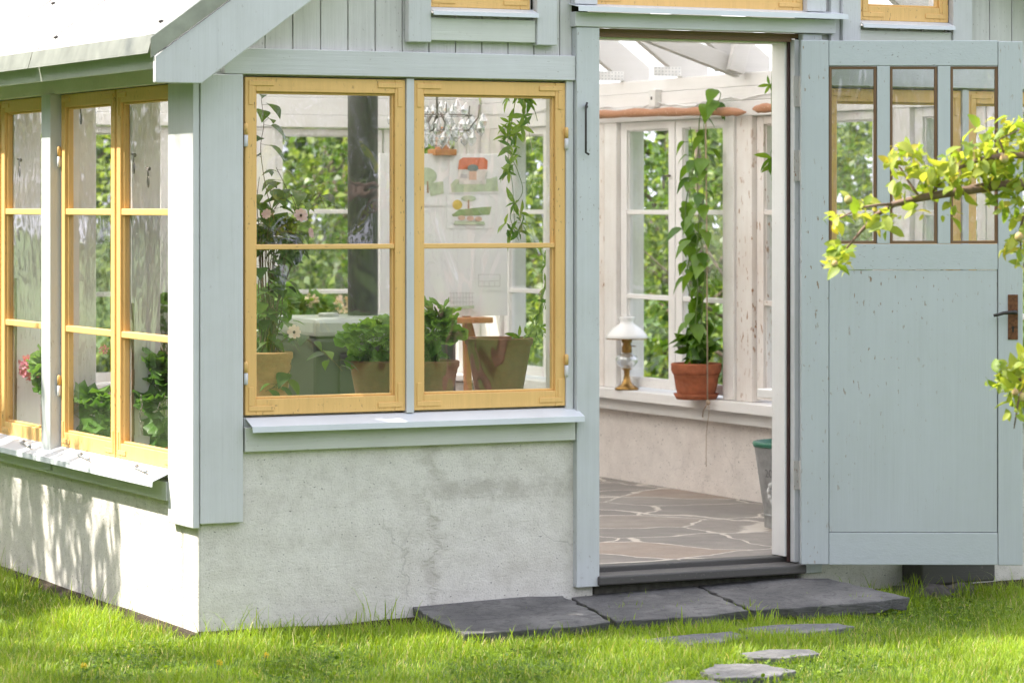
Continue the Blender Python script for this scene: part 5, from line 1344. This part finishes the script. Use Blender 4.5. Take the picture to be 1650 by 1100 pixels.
copies = [(-10.5, -3.5, 1.0, 1.0, 'leafy tree far left of the lawn'), (-11, 1.5, 2.2, 1.0, 'leafy tree left of the slender tree'), (-11, 6.5, 3.1, 1.0, 'leafy tree behind the weeping tree'), (-10, 11.0, 4.0, 1.0, 'leafy tree left of the rear corner')]  # trees added to cut the sky light reaching the left wall
for x, y, rz, s_, lab in copies: copy_tree(P2, (x, y, gh(x, y)), rz, s_, lab)
for px, py, hh, lab in ((349, 1080, .075, 'yellow dandelion in the grass before the corner post'), (130, 1082, .07, 'yellow dandelion low at the left edge of the lawn'), (425, 1060, .06, 'small yellow dandelion in the lit grass under the ochre window')):
    p = onZ(px, py, GZ + .05); p.z = GZ
    o = thing('dandelion', p, lab, 'flower', 'dandelions in the lawn')
    MB().tube([p, p + Vector((.004, .003, hh * .6)), p + Vector((.01, .0, hh))], .0014, 5).build('stem', M['stem'], o)
    L.setdefault('yellow', leafy('dandelion_petal', (.75, .52, .02), (.85, .65, .04), .3))
    flowerhead(o, p + Vector((.01, 0, hh)), .009, L['yellow'], 12)
# window hooks and a chain on the inner posts of the side wall
for px, py in ((33, 258), (217, 250), (240, 272), (132, 172)):
    p = onX(px, py, .055); m = MB()
    m.ball(p, .008, 8, 5); m.tube([p, p + Vector((-.012, 0, .004)), p + Vector((-.014, -.025, .0)), p + Vector((-.014, -.03, -.03))], .0032, 6)
    m.tube([p + Vector((-.014, -.03 + .008 * math.sin(k * math.pi / 5), -.048 + .02 * math.cos(k * math.pi / 5))) for k in range(11)], .0026, 6)
    m.build('window_hook', M['latch'], G, 0, True)
m = MB()
for k in range(9):
    p = onX(227 + 2 * math.sin(k), 640 + k * 7, .045); q = p + Vector((0, 0, 0))
    m.tube([q + Vector((.004 * (k % 2) * math.sin(j * math.pi / 4), .006 * (1 if k % 2 == 0 else .3) * math.sin(j * math.pi / 4), .010 * math.cos(j * math.pi / 4))) for j in range(9)], .0016, 5)
m.build('chain', M['latch'], G, 0, True)
sky_screen = [(-8.6, -7.5, .4, .95), (-8.9, -4.2, 1.7, 1.0), (-8.8, -.8, 2.9, .95), (-9.0, 2.6, 3.8, 1.0), (-8.7, 6.0, 5.1, .95), (-8.2, 9.2, 1.1, 1.0)]  # dark trees added to block sky and darken the shade on the left wall
names = ['dark evergreen left of the lawn nearest the camera', 'second dark evergreen along the left edge of the lawn', 'dark evergreen left of the front lawn', 'dark evergreen behind the slender tree', 'dark evergreen behind the weeping tree', 'dark evergreen at the rear of the left lawn']
for (x, y, rz, s_), lab in zip(sky_screen, names): copy_tree(P3, (x, y, GZ), rz, s_, lab)
# clover in patches of the lawn
X, Y, c1, c2, nw = grow(26000, -1.4, 3.2, -2.2, -.02)
k_ = (c2 < .34) & (rng.random(len(X)) < .5); X, Y = X[k_], Y[k_]; n = len(X)
q = leaves('clover', L['grass'], None, 'disc', np.stack([X, Y, GZ + .012 + .022 * rng.random(n)], 1), rdir(n) * [1, 1, .25], np.array([0, 0, 1.0]) + rng.normal(size=(n, 3)) * .3, .014 * rng.uniform(.6, 1.2, n), rng.random(n) * .55)
tag(q, 'low round clover leaves in patches among the grass', 'clover', kind='stuff')
copy_tree(P4, (-5.6, 1.0, GZ), 2.1, .9, 'second slender tree left of the greenhouse, nearer the front lawn')
